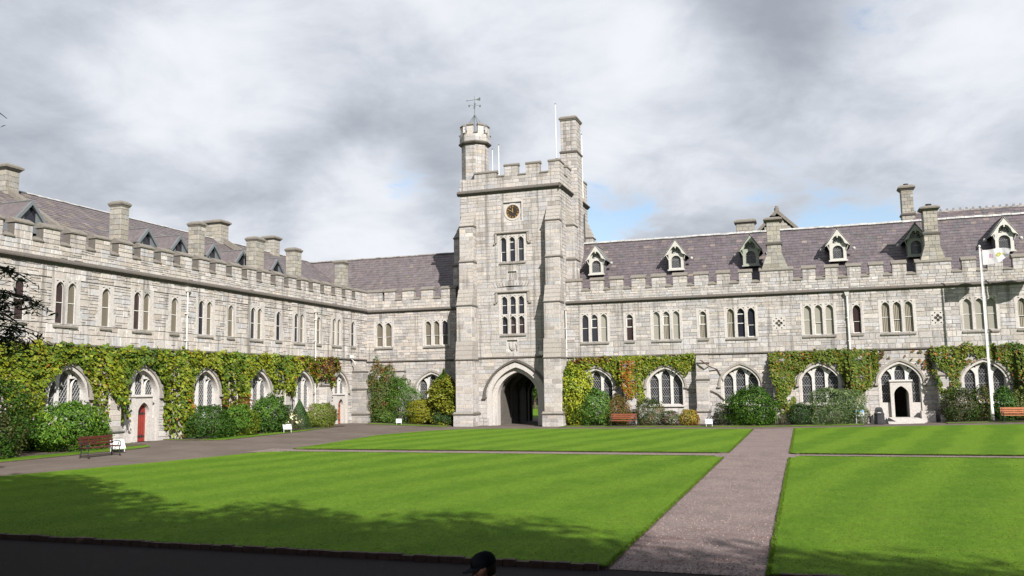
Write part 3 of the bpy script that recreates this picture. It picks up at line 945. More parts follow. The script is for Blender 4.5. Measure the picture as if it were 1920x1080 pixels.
# ================================================================== GROUND
def sheet(name, L, Rr, y0, y1, off, mat, step=1.0, nx=12, skirt=0.0, wob=0.0, label=None, kind='structure', seed=1):
    m = MB(); rr = random.Random(seed)
    n = max(2, int(round((y1-y0)/step))); rows = []
    ph = [rr.uniform(0, 6.28) for _ in range(4)]
    for i in range(n+1):
        y = y0+(y1-y0)*i/n
        a, b = L(y), Rr(y)
        wa = wob*(math.sin(y*1.7+ph[0])+.6*math.sin(y*4.3+ph[1])+.5*rr.uniform(-1, 1)); wb = wob*(math.sin(y*1.9+ph[2])+.6*math.sin(y*5.1+ph[3])+.5*rr.uniform(-1, 1))
        a += wa; b += wb
        rows.append([(a+(b-a)*k/nx, y, g(a+(b-a)*k/nx, y)+off) for k in range(nx+1)])
    vs = [p for r in rows for p in r]; w = nx+1
    m.add(vs, [(i*w+k, i*w+k+1, (i+1)*w+k+1, (i+1)*w+k) for i in range(n) for k in range(nx)])
    if skirt:
        edge = [rows[0][k] for k in range(w)]+[rows[i][nx] for i in range(1, n+1)]+[rows[n][k] for k in range(nx-1, -1, -1)]+[rows[i][0] for i in range(n-1, 0, -1)]
        q = len(edge)
        m.add(edge+[(x, y, z-skirt) for x, y, z in edge], [(i, q+i, q+(i+1) % q, (i+1) % q) for i in range(q)], 1)
    o = m.build(name, [M[mat], M['soil']])
    return struct(o, label, kind)

ax = [-400, -200, -100, -60]+list(np.arange(-45, 30, 2.5))+[40, 60, 100, 200, 400]
ay = [-300, -100, -50, -20]+list(np.arange(-10, 80, 2.5))+[90, 110, 150, 250, 500, 900]
gm = MB(); gm.add([(float(x), float(y), g(x, y)-.035) for y in ay for x in ax], [(j*len(ax)+i, j*len(ax)+i+1, (j+1)*len(ax)+i+1, (j+1)*len(ax)+i) for j in range(len(ay)-1) for i in range(len(ax)-1)])
struct(gm.build('ground', M['lawn']))
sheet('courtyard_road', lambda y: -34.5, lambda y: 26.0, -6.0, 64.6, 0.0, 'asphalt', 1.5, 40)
sheet('passage_floor', lambda y: -23.2, lambda y: -18.9, 63.4, 74.5, .012, 'asphalt', 2, 3)

def pw(pts):
    def f(y):
        if y <= pts[0][0]: return pts[0][1]
        for (a, xa), (b, xb) in zip(pts[:-1], pts[1:]):
            if y <= b: return xa+(xb-xa)*(y-a)/(b-a)
        return pts[-1][1]
    return f
PL, PR = -3.18, -.70
YN = 14.25
nearL = pw([(YN, -29.0), (24, -27.25), (30.5, -25.95), (35.5, -25.15), (36.2, -24.9), (36.5, -24.5)])
LT = .055
def ledge(y): return PL
sheet('lawn', nearL, lambda y: PL-(.35 if y > 36.2 else 0), YN, 36.45, LT, 'lawn', .25, 30, .09, .006)
sheet('lawn', pw([(38.35, -24.5), (38.6, -24.8), (42, -25.0), (49.7, -25.9), (53, -25.4), (55.5, -24.6), (57.4, -23.2), (57.9, -21.5)]), lambda y: PL-(.35 if y < 38.6 else 0), 38.35, 58.1, LT, 'lawn', .25, 24, .09, .006)
sheet('lawn', lambda y: PR+(.25 if y > 36.2 else 0), lambda y: 25.0, YN, 36.75, LT, 'lawn', .25, 24, .09, .014)
sheet('lawn', lambda y: PR+(.25 if y < 38.5 else 0), lambda y: 25.0, 38.25, 58.3, LT, 'lawn', .25, 24, .09, .014)
sheet('gravel_path', lambda y: PL-.25, lambda y: PR+.25, YN, 58.6, .006, 'gravel', 1, 4)
sheet('gravel_crosspath', lambda y: -26.0, lambda y: PL-.25, 36.3, 38.6, .010, 'gravel', .6, 12)
sheet('gravel_crosspath', lambda y: PR+.25, lambda y: 25.0, 36.5, 38.5, .010, 'gravel', .6, 12)

# verges and beds
vx = pw([(18, -31.55), (35.0, -31.45), (36.3, -31.7), (37.1, -32.6), (37.3, -33.8)])
sheet('verge', lambda y: -34.45, vx, 18, 37.3, .045, 'lawn', .5, 6, .08, .02)
sheet('verge', lambda y: -34.45, pw([(40.4, -33.9), (40.8, -32.4), (41.8, -31.45), (50, -31.8), (57.0, -32.7), (58.0, -33.9)]), 40.4, 58.0, .045, 'lawn', .5, 6, .08, .02)
sheet('verge', lambda y: -32.6, lambda y: -25.9, 60.8, 62.75, .045, 'lawn', .5, 8, .08, .02)
sheet('verge', lambda y: -17.0, lambda y: 3.65, 60.9, 62.75, .045, 'lawn', .5, 20, .08, .02)
sheet('verge', lambda y: 8.6, lambda y: 25, 61.2, 62.75, .045, 'lawn', .5, 10, .08, .02)
sheet('flower_bed', lambda y: -34.46, lambda y: -32.5, 18, 36.9, .07, 'soil', 1, 3, .05, .05)
sheet('flower_bed', lambda y: -34.46, lambda y: -32.6, 40.9, 57.6, .07, 'soil', 1, 3, .05, .05)
sheet('flower_bed', lambda y: -33, lambda y: -25.9, 62.0, 64.48, .07, 'soil', 1, 6, .05, .03)
sheet('flower_bed', lambda y: -17.1, lambda y: 3.9, 62.1, 64.48, .07, 'soil', 1, 10, .05, .03)
sheet('flower_bed', lambda y: 8.7, lambda y: 25, 62.1, 64.48, .07, 'soil', 1, 10, .05, .03)
# brick kerb along the near lawn
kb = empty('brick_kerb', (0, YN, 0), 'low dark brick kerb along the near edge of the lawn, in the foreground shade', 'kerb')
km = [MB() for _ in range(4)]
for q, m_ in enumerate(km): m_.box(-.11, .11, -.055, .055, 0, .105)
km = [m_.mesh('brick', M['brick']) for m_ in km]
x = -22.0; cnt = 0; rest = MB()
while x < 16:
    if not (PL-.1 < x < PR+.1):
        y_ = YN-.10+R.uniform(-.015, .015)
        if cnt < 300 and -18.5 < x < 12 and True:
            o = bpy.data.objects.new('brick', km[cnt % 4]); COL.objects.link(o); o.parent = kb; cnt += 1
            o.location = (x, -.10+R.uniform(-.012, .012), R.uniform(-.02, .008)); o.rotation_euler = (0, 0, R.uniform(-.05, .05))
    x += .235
# small stones spilled on the path
pm = MB()
for i in range(3200):
    x = R.uniform(PL-.1, PR+.1); y = YN+24*(R.random()**1.7)
    s = R.uniform(.008, .026)
    z = .008
    a = R.uniform(0, 3.14); ca, sa = math.cos(a)*s, math.sin(a)*s
    t = R.uniform(.3, 1.0)
    col = (t*1.02, t*.97, t*.95)
    pm.add([(x-ca, y-sa, z), (x+sa, y-ca, z), (x+ca, y+sa, z), (x-sa, y+ca, z), (x, y, z+s*.9)], [(0, 1, 4), (1, 2, 4), (2, 3, 4), (3, 0, 4)], 0, col)
mp, T_, b_, o_ = newmat('loose_pebbles'); T_.l(T_.mix(1.0, rgb(.27, .205, .20), attr(T_), 'MULTIPLY'), b_.inputs['Base Color']); b_.inputs['Roughness'].default_value = .8
pb = pm.build('gravel_pebbles', mp); struct(pb, 'loose pink and grey pebbles on the gravel path', 'stuff')

# ================================================================== LEAVES (numpy)
def leaf_mesh(name, P, Nn, size, cols, aspect=.75, parent=None, fold=.25, jit=.55):
    """P centres (n,3), Nn facing (n,3), size (n,), cols (n,3): one folded four-cornered leaf each"""
    n = len(P)
    Nn = Nn+NR.normal(0, jit, (n, 3)); Nn /= np.linalg.norm(Nn, axis=1)[:, None]+1e-9
    t = NR.normal(0, 1, (n, 3)); t[:, 2] -= .6
    t -= Nn*(t*Nn).sum(1)[:, None]; t /= np.linalg.norm(t, axis=1)[:, None]+1e-9
    b = np.cross(Nn, t)
    s = size[:, None]
    v0 = P-t*s*.5; v2 = P+t*s*.5
    v1 = P+b*s*aspect*.5+Nn*s*fold*.3-t*s*.08; v3 = P-b*s*aspect*.5+Nn*s*fold*.3-t*s*.08
    V = np.stack([v0, v1, v2, v3], 1).reshape(-1, 3)
    me = bpy.data.meshes.new(name)
    me.vertices.add(4*n); me.vertices.foreach_set('co', V.astype(np.float32).ravel())
    idx = np.arange(4*n).reshape(n, 4)
    tri = np.concatenate([idx[:, [0, 1, 2]], idx[:, [0, 2, 3]]], 1).reshape(-1)
    me.loops.add(6*n); me.loops.foreach_set('vertex_index', tri.astype(np.int32))
    me.polygons.add(2*n); me.polygons.foreach_set('loop_start', np.arange(0, 6*n, 3).astype(np.int32)); me.polygons.foreach_set('loop_total', np.full(2*n, 3, np.int32))
    a = me.color_attributes.new('col', 'FLOAT_COLOR', 'POINT')
    C4 = np.ones((4*n, 4), np.float32); C4[:, :3] = np.repeat(cols, 4, axis=0); a.data.foreach_set('color', C4.ravel())
    me.materials.append(M['leaf']); me.update(); me.validate()
    o = bpy.data.objects.new(name, me); COL.objects.link(o)
    if parent is not None: o.parent = parent
    return o
def vnoise(P, f, seed=0):
    """cheap smooth 3d noise from sines, about -1..1"""
    r = np.random.default_rng(seed); s = 0
    for i in range(5):
        k = r.normal(0, 1, 3)*f*(1+.5*i); s = s+np.sin(P@k+r.uniform(0, 6.28))/(1+.35*i)
    return s/2.6
def mixcol(base, n, var=.16, hue=.06):
    v = NR.normal(1, var, (n, 1)); h = NR.normal(0, hue, (n, 1))
    c = np.array(base)[None, :]*v*np.concatenate([1+h, np.ones((n, 1)), 1-h], 1)
    return np.clip(c, .003, 1)

def shrub(name, label, cat, x, y, w, d, h, base, n=2600, size=.11, aspect=.6, kind='round', base2=None, mix2=.0, z0=None, jit=.6, group=None, flowers=None, stems=5, fill=.30, thing=None):
    z0 = g(x, y)+.05 if z0 is None else z0
    root = empty(name, (x, y, z0), label, cat, group)
    # directions on a lumpy body; foliage kept in a thick shell with gaps
    u = NR.normal(0, 1, (n, 3)); u /= np.linalg.norm(u, axis=1)[:, None]
    u[:, 2] = np.where(u[:, 2] < -.85, -u[:, 2], u[:, 2])
    sd_ = R.randrange(9999)
    lump = 1+.22*vnoise(u, 2.6, sd_)+.13*vnoise(u, 6.5, sd_+1)
    r = (1.10-fill*NR.random(n)**1.6)*lump
    if kind == 'cone':
        t = NR.random(n)**.8; ang = NR.uniform(0, 6.283, n)
        lu = 1+.12*vnoise(np.stack([np.cos(ang), np.sin(ang), t*3], 1), 2.5, sd_)
        rr = (1-t)**.85*(1-.3*NR.random(n)**2)*lu
        P = np.stack([np.cos(ang)*rr*w/2, np.sin(ang)*rr*d/2, t*h], 1); N_ = np.stack([np.cos(ang), np.sin(ang), np.full(n, .35)], 1)
    elif kind == 'box':
        s3 = np.abs(u).max(1)[:, None]**.62; q = u/s3
        q /= np.abs(q).max()*0+1
        P = np.stack([q[:, 0]*w/2*r, q[:, 1]*d/2*r, h*.47+q[:, 2]*h*.53*r], 1); N_ = u
    elif kind == 'tiers':
        k = NR.integers(0, 8, n); t = (k+.5)/8+NR.normal(0, .035, n)+.04*vnoise(u, 3.0, sd_)
        ang = NR.uniform(0, 6.283, n); env = np.sin(np.clip(t*.85+.17, 0, 1)*3.14)**.7
        lo = 1+.30*np.sin(ang*3+k*1.9)+.15*np.sin(ang*5+k)
        rr = np.sqrt(NR.random(n))*env*lo
        P = np.stack([np.cos(ang)*rr*w/2, np.sin(ang)*rr*d/2, t*h-.12*rr*h*.5+.03], 1); N_ = np.stack([np.cos(ang)*.3, np.sin(ang)*.3, np.ones(n)], 1)
    else:
        pw_ = .75 if kind == 'dome' else 1.0
        P = np.stack([u[:, 0]*w/2*r, u[:, 1]*d/2*r, np.where(u[:, 2] > 0, h*.42+np.abs(u[:, 2])**pw_*h*.56*r, h*.42+u[:, 2]*h*.50*r)], 1); N_ = u
    P[:, 2] = np.clip(P[:, 2], .03, None)
    cols = mixcol(base, n)
    if base2 is not None:
        k = (vnoise(P, 2.2, sd_+5) > (1-2*mix2))
        k |= NR.random(n) < mix2*.35
        c2 = mixcol(base2, n); cols = np.where(k[:, None], c2, cols)
    cols *= (1+.13*vnoise(P, 4.0, sd_+8))[:, None]
    sz = size*NR.uniform(.65, 1.35, n)
    leaf_mesh('foliage', P, N_, sz, cols, aspect, root, jit=jit)
    m = MB()
    for i in range(stems):
        a = R.uniform(0, 6.28); e = R.uniform(.2, .42)
        m.tube([(math.cos(a)*.07, math.sin(a)*.06, -.05), (math.cos(a)*w*e*.3, math.sin(a)*d*e*.3, h*.35), (math.cos(a)*w*e*.7, math.sin(a)*d*e*.7, h*.75)], [.035, .022, .008], 5)
    local(m.build('stem', M['bark']), root)
    if flowers:
        fc, fn, fs = flowers
        uu = NR.normal(0, 1, (fn, 3)); uu /= np.linalg.norm(uu, axis=1)[:, None]; uu[:, 2] = np.abs(uu[:, 2])*.9; uu[:, 1] = np.where(NR.random(fn) < .7, -np.abs(uu[:, 1]), uu[:, 1])
        Pf = np.stack([uu[:, 0]*w/2*1.02, uu[:, 1]*d/2*1.02, h*.42+uu[:, 2]*h*.56], 1)
        Pf = np.repeat(Pf, 5, 0)+NR.normal(0, fs*.3, (fn*5, 3)); Nf = np.repeat(uu, 5, 0)
        leaf_mesh('flowers', Pf, Nf, np.full(fn*5, fs), mixcol(fc, fn*5, .1, .03), .9, root)
    return root

def blades(name, X, Y, h, label):
    n = len(X); Z = np.array([g(a, b) for a, b in zip(X, Y)])+LT-.004
    a = NR.uniform(0, 6.283, n); w = .006+.004*NR.random(n)+.0004*Y
    b0 = np.stack([X-np.cos(a)*w, Y-np.sin(a)*w, Z], 1); b1 = np.stack([X+np.cos(a)*w, Y+np.sin(a)*w, Z], 1)
    tp = np.stack([X+NR.normal(0, .012, n), Y+NR.normal(0, .012, n), Z+h*NR.uniform(.5, 1.3, n)], 1)
    V = np.stack([b0, b1, tp], 1).reshape(-1, 3)
    me = bpy.data.meshes.new(name); me.vertices.add(3*n); me.vertices.foreach_set('co', V.astype(np.float32).ravel())
    me.loops.add(3*n); me.loops.foreach_set('vertex_index', np.arange(3*n, dtype=np.int32)); me.polygons.add(n)
    me.polygons.foreach_set('loop_start', np.arange(0, 3*n, 3, dtype=np.int32)); me.polygons.foreach_set('loop_total', np.full(n, 3, np.int32))
    at = me.color_attributes.new('col', 'FLOAT_COLOR', 'POINT'); C4 = np.ones((3*n, 4), np.float32)
    c = mixcol((.086, .152, .010), n, .14, .06); st = np.full(n, .93); C4[:, :3] = np.repeat(c*st[:, None], 3, axis=0)*np.tile(np.array([[.8], [.8], [1.15]]), (n, 1)); at.data.foreach_set('color', C4.ravel())
    me.materials.append(M['leaf']); me.update(); me.validate()
    o = bpy.data.objects.new(name, me); COL.objects.link(o); return struct(o, label, 'stuff')
n_ = 60000
yy = YN+.04+22*NR.random(n_)**1.5; xx = NR.uniform(-24, 12, n_)
k_ = (np.abs(xx) < yy*1.25+2) & ((xx < PL-.02) | (xx > PR+.02)) & (xx > -29+(yy-YN)*.18) & (xx < yy*.36+3)
blades('grass_blades', xx[k_], yy[k_], .016, 'short mown grass blades of the near lawn')
ex, ey = [], []
for (xe, y0, y1) in ((PL-.03, YN, 36), (PR+.03, YN, 36), (PL-.03, 38.6, 58), (PR+.03, 38.6, 58)):
    q = NR.uniform(y0, y1, 5200); ex.append(np.full(5200, xe)+NR.normal(0, .02, 5200)); ey.append(q)
q = NR.uniform(-24, 12, 9000); q = q[(q < PL) | (q > PR)]; ex.append(q); ey.append(np.full(len(q), YN)+NR.normal(.02, .025, len(q)))
for (y0, xa, xb) in ((36.45, -24, PL-.4), (38.35, -24, PL-.4), (36.75, PR+.4, 14), (38.25, PR+.4, 14)):
    q = NR.uniform(xa, xb, 5000); ex.append(q); ey.append(np.full(5000, y0)+NR.normal(0, .025, 5000))
blades('grass_edge', np.concatenate(ex), np.concatenate(ey), .030, 'longer ragged grass along the lawn edges')

# ================================================================== LEFT WING
wing = empty('college_wing', (-34.5, 44, 0), 'long grey rubble stone wing with battlements along the left side of the lawn', 'building')
Ww = Wall(wing, M['rubble'], mortar='mortar_rubble')
XE = -34.5
fE = frame(XE, XE, 'E')
holes = []
for i, y in enumerate([25.32, 30.6, 35.87, 41.1, 46.32, 51.64, 56.9, 62.17]):
    gl = ['glass_red', 'glass_red', 'blind', 'blind', 'blind', 'glass', 'blind', 'glass'][i]
    holes.append(upper_window(wing, fE, y, 1, .56, 0, 6.45, 8.46, [gl], ['bar'], surround=.24, depth=.12))
for i, y in enumerate([27.95, 33.26, 38.48, 43.84, 49.05, 54.25, 59.55]):
    gl = [['glass_red', 'blind'], ['glass_red', 'blind'], ['glass_red', 'blind'], ['glass', 'blind'], ['glass', 'blind'], ['glass', 'blind'], ['blind', 'blind']][i]
    holes.append(upper_window(wing, fE, y, 2, .50, .24, 6.43, 8.50, gl, ['bar'], surround=.26, depth=.12))
gwin = []
for i, y in enumerate([28.4, 33.62, 38.72, 44.0, 49.45, 54.85, 60.05]):
    dr = None
    if i == 2: dr = dict(w=.86, base=.33, top=2.45, mat='red_door', strap=True)
    if i == 6: dr = dict(w=.80, base=.33, top=2.25, mat='wood_door', strap=True)
    hw = 1.16
    holes.append(ground_window(wing, fE, y, hw=hw, v0=1.55, vs=2.90, va=4.22, door=dr, glass='glass_grey')); gwin.append((y, hw, 1.55, 2.9, 4.22, bool(dr)))
hl_up = [h for h in holes]
Ww.clad('E', XE, 18.0, 64.5, .1, .85, holes, ch=(.3, .4), cw=(.6, 1.1), proud=.05)
Ww.clad('E', XE, 18.0, 64.5, .85, 5.28, holes, ch=(.2, .32), cw=(.3, .7), split=.3)
Ww.clad('E', XE, 18.0, 64.5, 5.42, 9.32, holes, ch=(.27, .44), cw=(.28, .78), split=.42, proud=.028)
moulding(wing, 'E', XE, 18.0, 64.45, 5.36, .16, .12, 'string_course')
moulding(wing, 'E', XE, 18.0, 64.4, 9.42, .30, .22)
ms = []
y = 22.02+.0
k = 0
first = 30.15
st = first-1.62*7
while st < 63.2:
    ms.append((st, st+1.0)); st += 1.62
ms = [(a, min(b, 64.1)) for a, b in ms]
ms[-1] = (ms[-1][0], 64.5)
battlement(Ww, wing, 'E', XE, 18.0, 64.5, ms, 1.0, 9.5, 10.28, 11.22)
# buttresses between the bays
for y in (36.15, 41.42, 46.72, 52.1, 57.5):
    buttress(wing, Ww, 'E', XE, [(y-.42, y+.42, .80, .1, 1.0, 1.25, .62), (y-.40, y+.40, .62, 1.25, 3.3, 3.75, .34), (y-.38, y+.38, .34, 3.75, 4.45, 4.95, .03)])
buttress(wing, Ww, 'E', XE, [(62.02, 63.0, 1.42, .1, 1.0, 1.25, 1.28), (62.05, 62.95, 1.26, 1.25, 3.0, 3.55, .95), (62.05, 62.95, .95, 3.55, 4.4, 5.1, .25)], name='corner_buttress')
Ww.finish(300)
# solid body, back wall and roof
m = MB(); m.box(-50.5, XE-.56, 18, 74, 0, 9.9); m.box(XE-.57, XE-.33, 18, 64.4, 9.0, 9.6)
m.build('wall_core', M['mortar'], wing)
WL = math.hypot(43.35-35.3, 4.9); wc, ws = (43.35-35.3)/WL, 4.9/WL
def mkw(u, s, h): return (-35.3-s*wc-h*ws*-1*0-h*(-ws), u, 10.0+s*ws+h*wc) if False else (-35.3-s*wc+h*ws, u, 10.0+s*ws+h*wc)
slates(wing, 'slate_wing', mkw, lambda s: 18.0, lambda s: 73.5, WL, cw=(.32, .52), ch=.34, light=.05)
m = MB(); m.add([(-35.3, 18, 10-.02), (-35.3, 73.9, 10-.02), (-43.35, 73.9, 14.88), (-43.35, 18, 14.88)], [(0, 1, 2, 3)]); m.add([(-43.35, 18, 14.88), (-43.35, 73.9, 14.88), (-51.2, 73.9, 10), (-51.2, 18, 10)], [(0, 1, 2, 3)])
m.add([(-35.3, 18, 9.98), (-43.35, 18, 14.88), (-51.2, 18, 9.98)], [(0, 1, 2)])
m.build('roof', M['slate_wing'], wing)
rt = MB(); rt.prism([(-.16, -.06), (0, .05), (.16, -.06)], -.29, .29, lambda p, q, u: (p, u, q)); rtm = rt.mesh('ridge_tile', M['ridge'])
y = 33.0
while y < 69.5:
    o = bpy.data.objects.new('ridge_tile', rtm); COL.objects.link(o); o.location = (-43.35, y, 14.93+R.uniform(-.012, .012)); o.rotation_euler = (0, R.uniform(-.04, .04), 0); attach(o, wing); y += .60
for ya, yb, zt in ((37.25, 37.85, 13.2), (43.7, 44.27, 13.2), (49.6, 50.55, 13.2), (54.4, 55.27, 13.15), (61.4, 62.25, 13.15)):
    chimney(wing, -35.78, -35.02, ya, yb, 9.9, zt-.02, cap=.34, over=.55)
for ya, yb, xa, xb, zt in ((55.7, 56.7, -44.2, -42.6, 16.0), (63.2, 64.1, -44.0, -42.8, 15.95), (36.3, 37.2, -44.3, -42.4, 15.75)):
    c_ = chimney(wing, xa, xb, ya, yb, 14.0, zt, cap=.40)
# gable parapet by the nearest ridge stack
m = MB(); m.prism([(-35.6, 10.0), (-35.6, 10.25), (-43.3, 15.25), (-43.3, 14.9)], 36.5, 36.9, lambda p, q, u: (p, u, q)); m.build('roof_coping', M['coping'], wing)
m = MB(); m.prism([(-38.6, 12.2), (-38.6, 12.55), (-43.3, 15.35), (-43.3, 14.9)], 56.1, 56.4, lambda p, q, u: (p, u, q)); m.build('roof_coping', M['coping'], wing)
# dormers of the wing: slate gablets with blue-grey boards
for ya, sc in ((32.67, 1.12), (40.82, 1.0), (43.6, 1.0), (46.85, .9), (49.95, 1.0), (54.1, 1.02), (28.2, 1.1)):
    xf = -36.4; za = 12.62; hw = .68*sc; hgt = .80*sc; zb = za-hgt
    xr = -35.3-(za-10)/(4.9/8.05)      # where the gablet ridge meets the roof
    xe = -35.3-(zb-10)/(4.9/8.05)
    m = MB()
    for s in (-1, 1):
        m.add([(xf+.12, ya, za+.06), (xf+.12, ya+s*(hw+.12), zb-.06), (xe, ya+s*(hw+.12), zb-.06), (xr-.1, ya, za+.06),
               (xf+.12, ya, za-.0), (xf+.12, ya+s*(hw+.12), zb-.12), (xe, ya+s*(hw+.12), zb-.12), (xr-.1, ya, za)], [(0, 1, 2, 3), (4, 7, 6, 5), (0, 4, 5, 1), (1, 5, 6, 2)])
    dm = m.build('dormer', M['slate_wing']); dm.parent = wing; dm.location = -wing.location
    m = MB(); fD = frame(xf, xf, 'E')
    for s in (-1, 1):      # barge boards
        m.plate([(ya, za+.07), (ya+s*(hw+.16), zb-.10), (ya+s*(hw+.10), zb-.26), (ya, za-.16)][::s], [], .04, .15, fD, back=True)
    attach_obj(m.build('barge_board', M['paint_blue']), dm)
    m = MB(); zb2 = 11.05
    m.plate([(ya-hw, zb2), (ya+hw, zb2), (ya+hw, zb-.05), (ya, za-.05), (ya-hw, zb-.05)], [lancet(ya, hw*.95, zb-.22, za-.26, .34, 5)], -.06, .03, fD)
    for s in (-1, 1): m.box(min(ya+s*hw, ya+s*(hw-.06)), max(ya+s*hw, ya+s*(hw-.06)), -(xf-xe)-.2, .0, zb2, zb, 0, fD)
    attach_obj(m.build('dormer_front', M['paint_blue']), dm)
    m = MB(); m.plate(lancet(ya, hw*.95, zb-.22, za-.26, .34, 5), [], 0, -.05, fD, side=False); attach_obj(m.build('pane', M['glass']), dm)
    m = MB(); m.tube([(xf+.12, ya, za+.07), (xr-.05, ya, za+.07)], .05, 6); attach_obj(m.build('ridge_roll', M['grey_slate']), dm)
downpipe(wing, fE, 42.05, 5.4, 8.95)
downpipe(wing, fE, 56.3, 1.2, 8.8)
# wall lamp high on the far end of the wing
m = MB(); m.box(61.5, 61.75, .1, .35, 5.45, 5.72, 0, fE); m.box(61.6, 61.65, 0, .12, 5.5, 5.6, 0, fE)
m.tube([fE(61.6, .2, 5.4), fE(61.6, .5, 5.15), fE(61.6, .55, 4.9)], .03, 6); m.build('wall_lamp', M['paint_white'], wing)

# ================================================================== FACADE RANGES
YS = 64.5
fS = frame(YS, YS, 'S')
RL = math.hypot(4.25, 4.75); rc, rs = 4.25/RL, 4.75/RL
def mkr(u, s, h): return (u, 65.25+s*rc-h*rs, 10.0+s*rs+h*rc)
def range_roof(root, u0f, u1f, ua, ub, mat):
    slates(root, mat, mkr, u0f, u1f, RL, cw=(.30, .50), ch=.31, light=.06 if mat == 'slate' else .03)
    m = MB(); m.add([(ua, 65.25, 9.98), (ub, 65.25, 9.98), (ub, 69.5, 14.72), (ua, 69.5, 14.72)], [(0, 1, 2, 3)]); m.add([(ua, 69.5, 14.72), (ub, 69.5, 14.72), (ub, 73.8, 9.98), (ua, 73.8, 9.98)], [(0, 1, 2, 3)])
    m.build('roof', M[mat], root)
# --- left of the tower
rl = empty('college_range', (-30, 64.5, 0), 'short grey stone range with brown slate roof between the left wing and the clock tower', 'building')
Wl = Wall(rl, M['stone'])
hl = [upper_window(rl, fS, -32.88, 2, .62, .20, 6.43, 8.42, ['blind', 'blind'], ['lowbar'], surround=.22, flare=False, depth=.17),
      upper_window(rl, fS, -28.13, 3, .54, .20, 6.43, 8.42, ['blind', 'blind', 'glass'], ['lowbar'], surround=.22, flare=False, depth=.17),
      ground_window(rl, fS, -28.55, hw=1.25, v0=1.5, vs=2.95, va=4.12)]
Wl.clad('S', YS, XE, -25.5, .1, .9, hl, ch=(.3, .4), cw=(.6, 1.1), proud=.05)
Wl.clad('S', YS, XE, -25.5, .9, 5.12, hl, ch=(.24, .34), cw=(.4, .95))
Wl.clad('S', YS, XE, -25.5, 5.26, 9.25, hl, ch=(.2, .32), cw=(.35, .85), split=.1)
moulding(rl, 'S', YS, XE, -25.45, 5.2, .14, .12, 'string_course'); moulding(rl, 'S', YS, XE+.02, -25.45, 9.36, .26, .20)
battlement(Wl, rl, 'S', YS, XE, -25.4, [(-34.5, -33.5+.45), (-32.85, -31.85), (-31.2, -30.15), (-29.5, -28.4), (-27.72, -26.4)], 1.0, 9.45, 10.25, 11.22)
buttress(rl, Wl, 'S', YS, [(-31.75, -30.85, .95, .1, 1.0, 1.25, .8), (-31.72, -30.88, .8, 1.25, 3.75, 4.15, .42), (-31.72, -30.88, .42, 4.15, 4.4, 5.0, .03)])
Wl.finish(300)
m = MB(); m.box(-42, -25.6, YS+.58, 73.8, 0, 9.9); m.box(XE, -25.6, YS+.33, YS+.6, 9.0, 9.6); m.build('wall_core', M['mortar'], rl)
range_roof(rl, lambda s: -35.2-s*.75, lambda s: -25.7, -43.4, -25.7, 'slate_wing')
rt = MB(); rt.prism([(-.13, -.06), (0, .05), (.13, -.06)], -.29, .29, lambda p, q, u: (u, p, q)); rtl = rt.mesh('ridge_tile', M['ridge_dark']); 
rt = MB(); rt.prism([(-.16, -.10), (0, .06), (.16, -.10)], -.29, .29, lambda p, q, u: (u, p, q)); rtr = rt.mesh('ridge_tile', M['ridge'])
x = -43.2
while x < -25.8:
    o = bpy.data.objects.new('ridge_tile', rtl); COL.objects.link(o); o.location = (x, 69.5, 14.78+R.uniform(-.015, .015)); attach(o, rl); x += .6

# --- right of the tower
rr_ = empty('college_range', (2, 64.5, 0), 'long limestone range with purple slate roof and cream dormers, right of the clock tower', 'building')
Wr = Wall(rr_, M['stone'])
hr = []
specs = [(-14.96, ['glass', 'glass', 'blind_pale'], ['bar', 'box', 'bar']), (-9.48, ['blind_pale', 'curtain', 'blind_pale'], ['bar', 'box', 'bar']), (-4.08, ['curtain', 'glass', 'glass'], ['bar', 'hi', 'lowbar']),
         (1.24, ['blind_pale', 'blind_pale', 'blind_pale'], ['bar', 'lowbar', 'bar']), (6.35, ['curtain', 'curtain', 'curtain'], ['bar', 'lowbar', 'bar']), (11.42, ['blind_pale', 'blind_pale', 'blind_pale'], ['bar', 'bar', 'bar']), (17.0, ['glass', 'glass', 'glass'], ['bar'])]
for x, gl, stl in specs: hr.append(upper_window(rr_, fS, x, 3, .53, .20, 6.30, 8.40, gl, stl, surround=.20, flare=False, depth=.17))
for x, gl, stl in ((-12.24, 'glass_red', 'box'), (-6.79, 'curtain', 'box'), (3.76, 'glass_red', 'lowbar'), (13.95, 'curtain', 'lowbar')): hr.append(upper_window(rr_, fS, x, 1, .53, 0, 6.32, 8.30, [gl], [stl], surround=.20, flare=False, depth=.17))
gR = []
for i, x in enumerate([-14.95, -9.70, -4.30, 1.10, 6.27, 11.42, 16.8]):
    dr = dict(w=.92, base=.50, top=2.62, mat='paint_green', open=True) if i == 4 else None
    hr.append(ground_window(rr_, fS, x, hw=1.25, v0=1.48, vs=2.92, va=4.14, door=dr)); gR.append((x, 1.25, 1.48, 2.92, 4.14, bool(dr)))
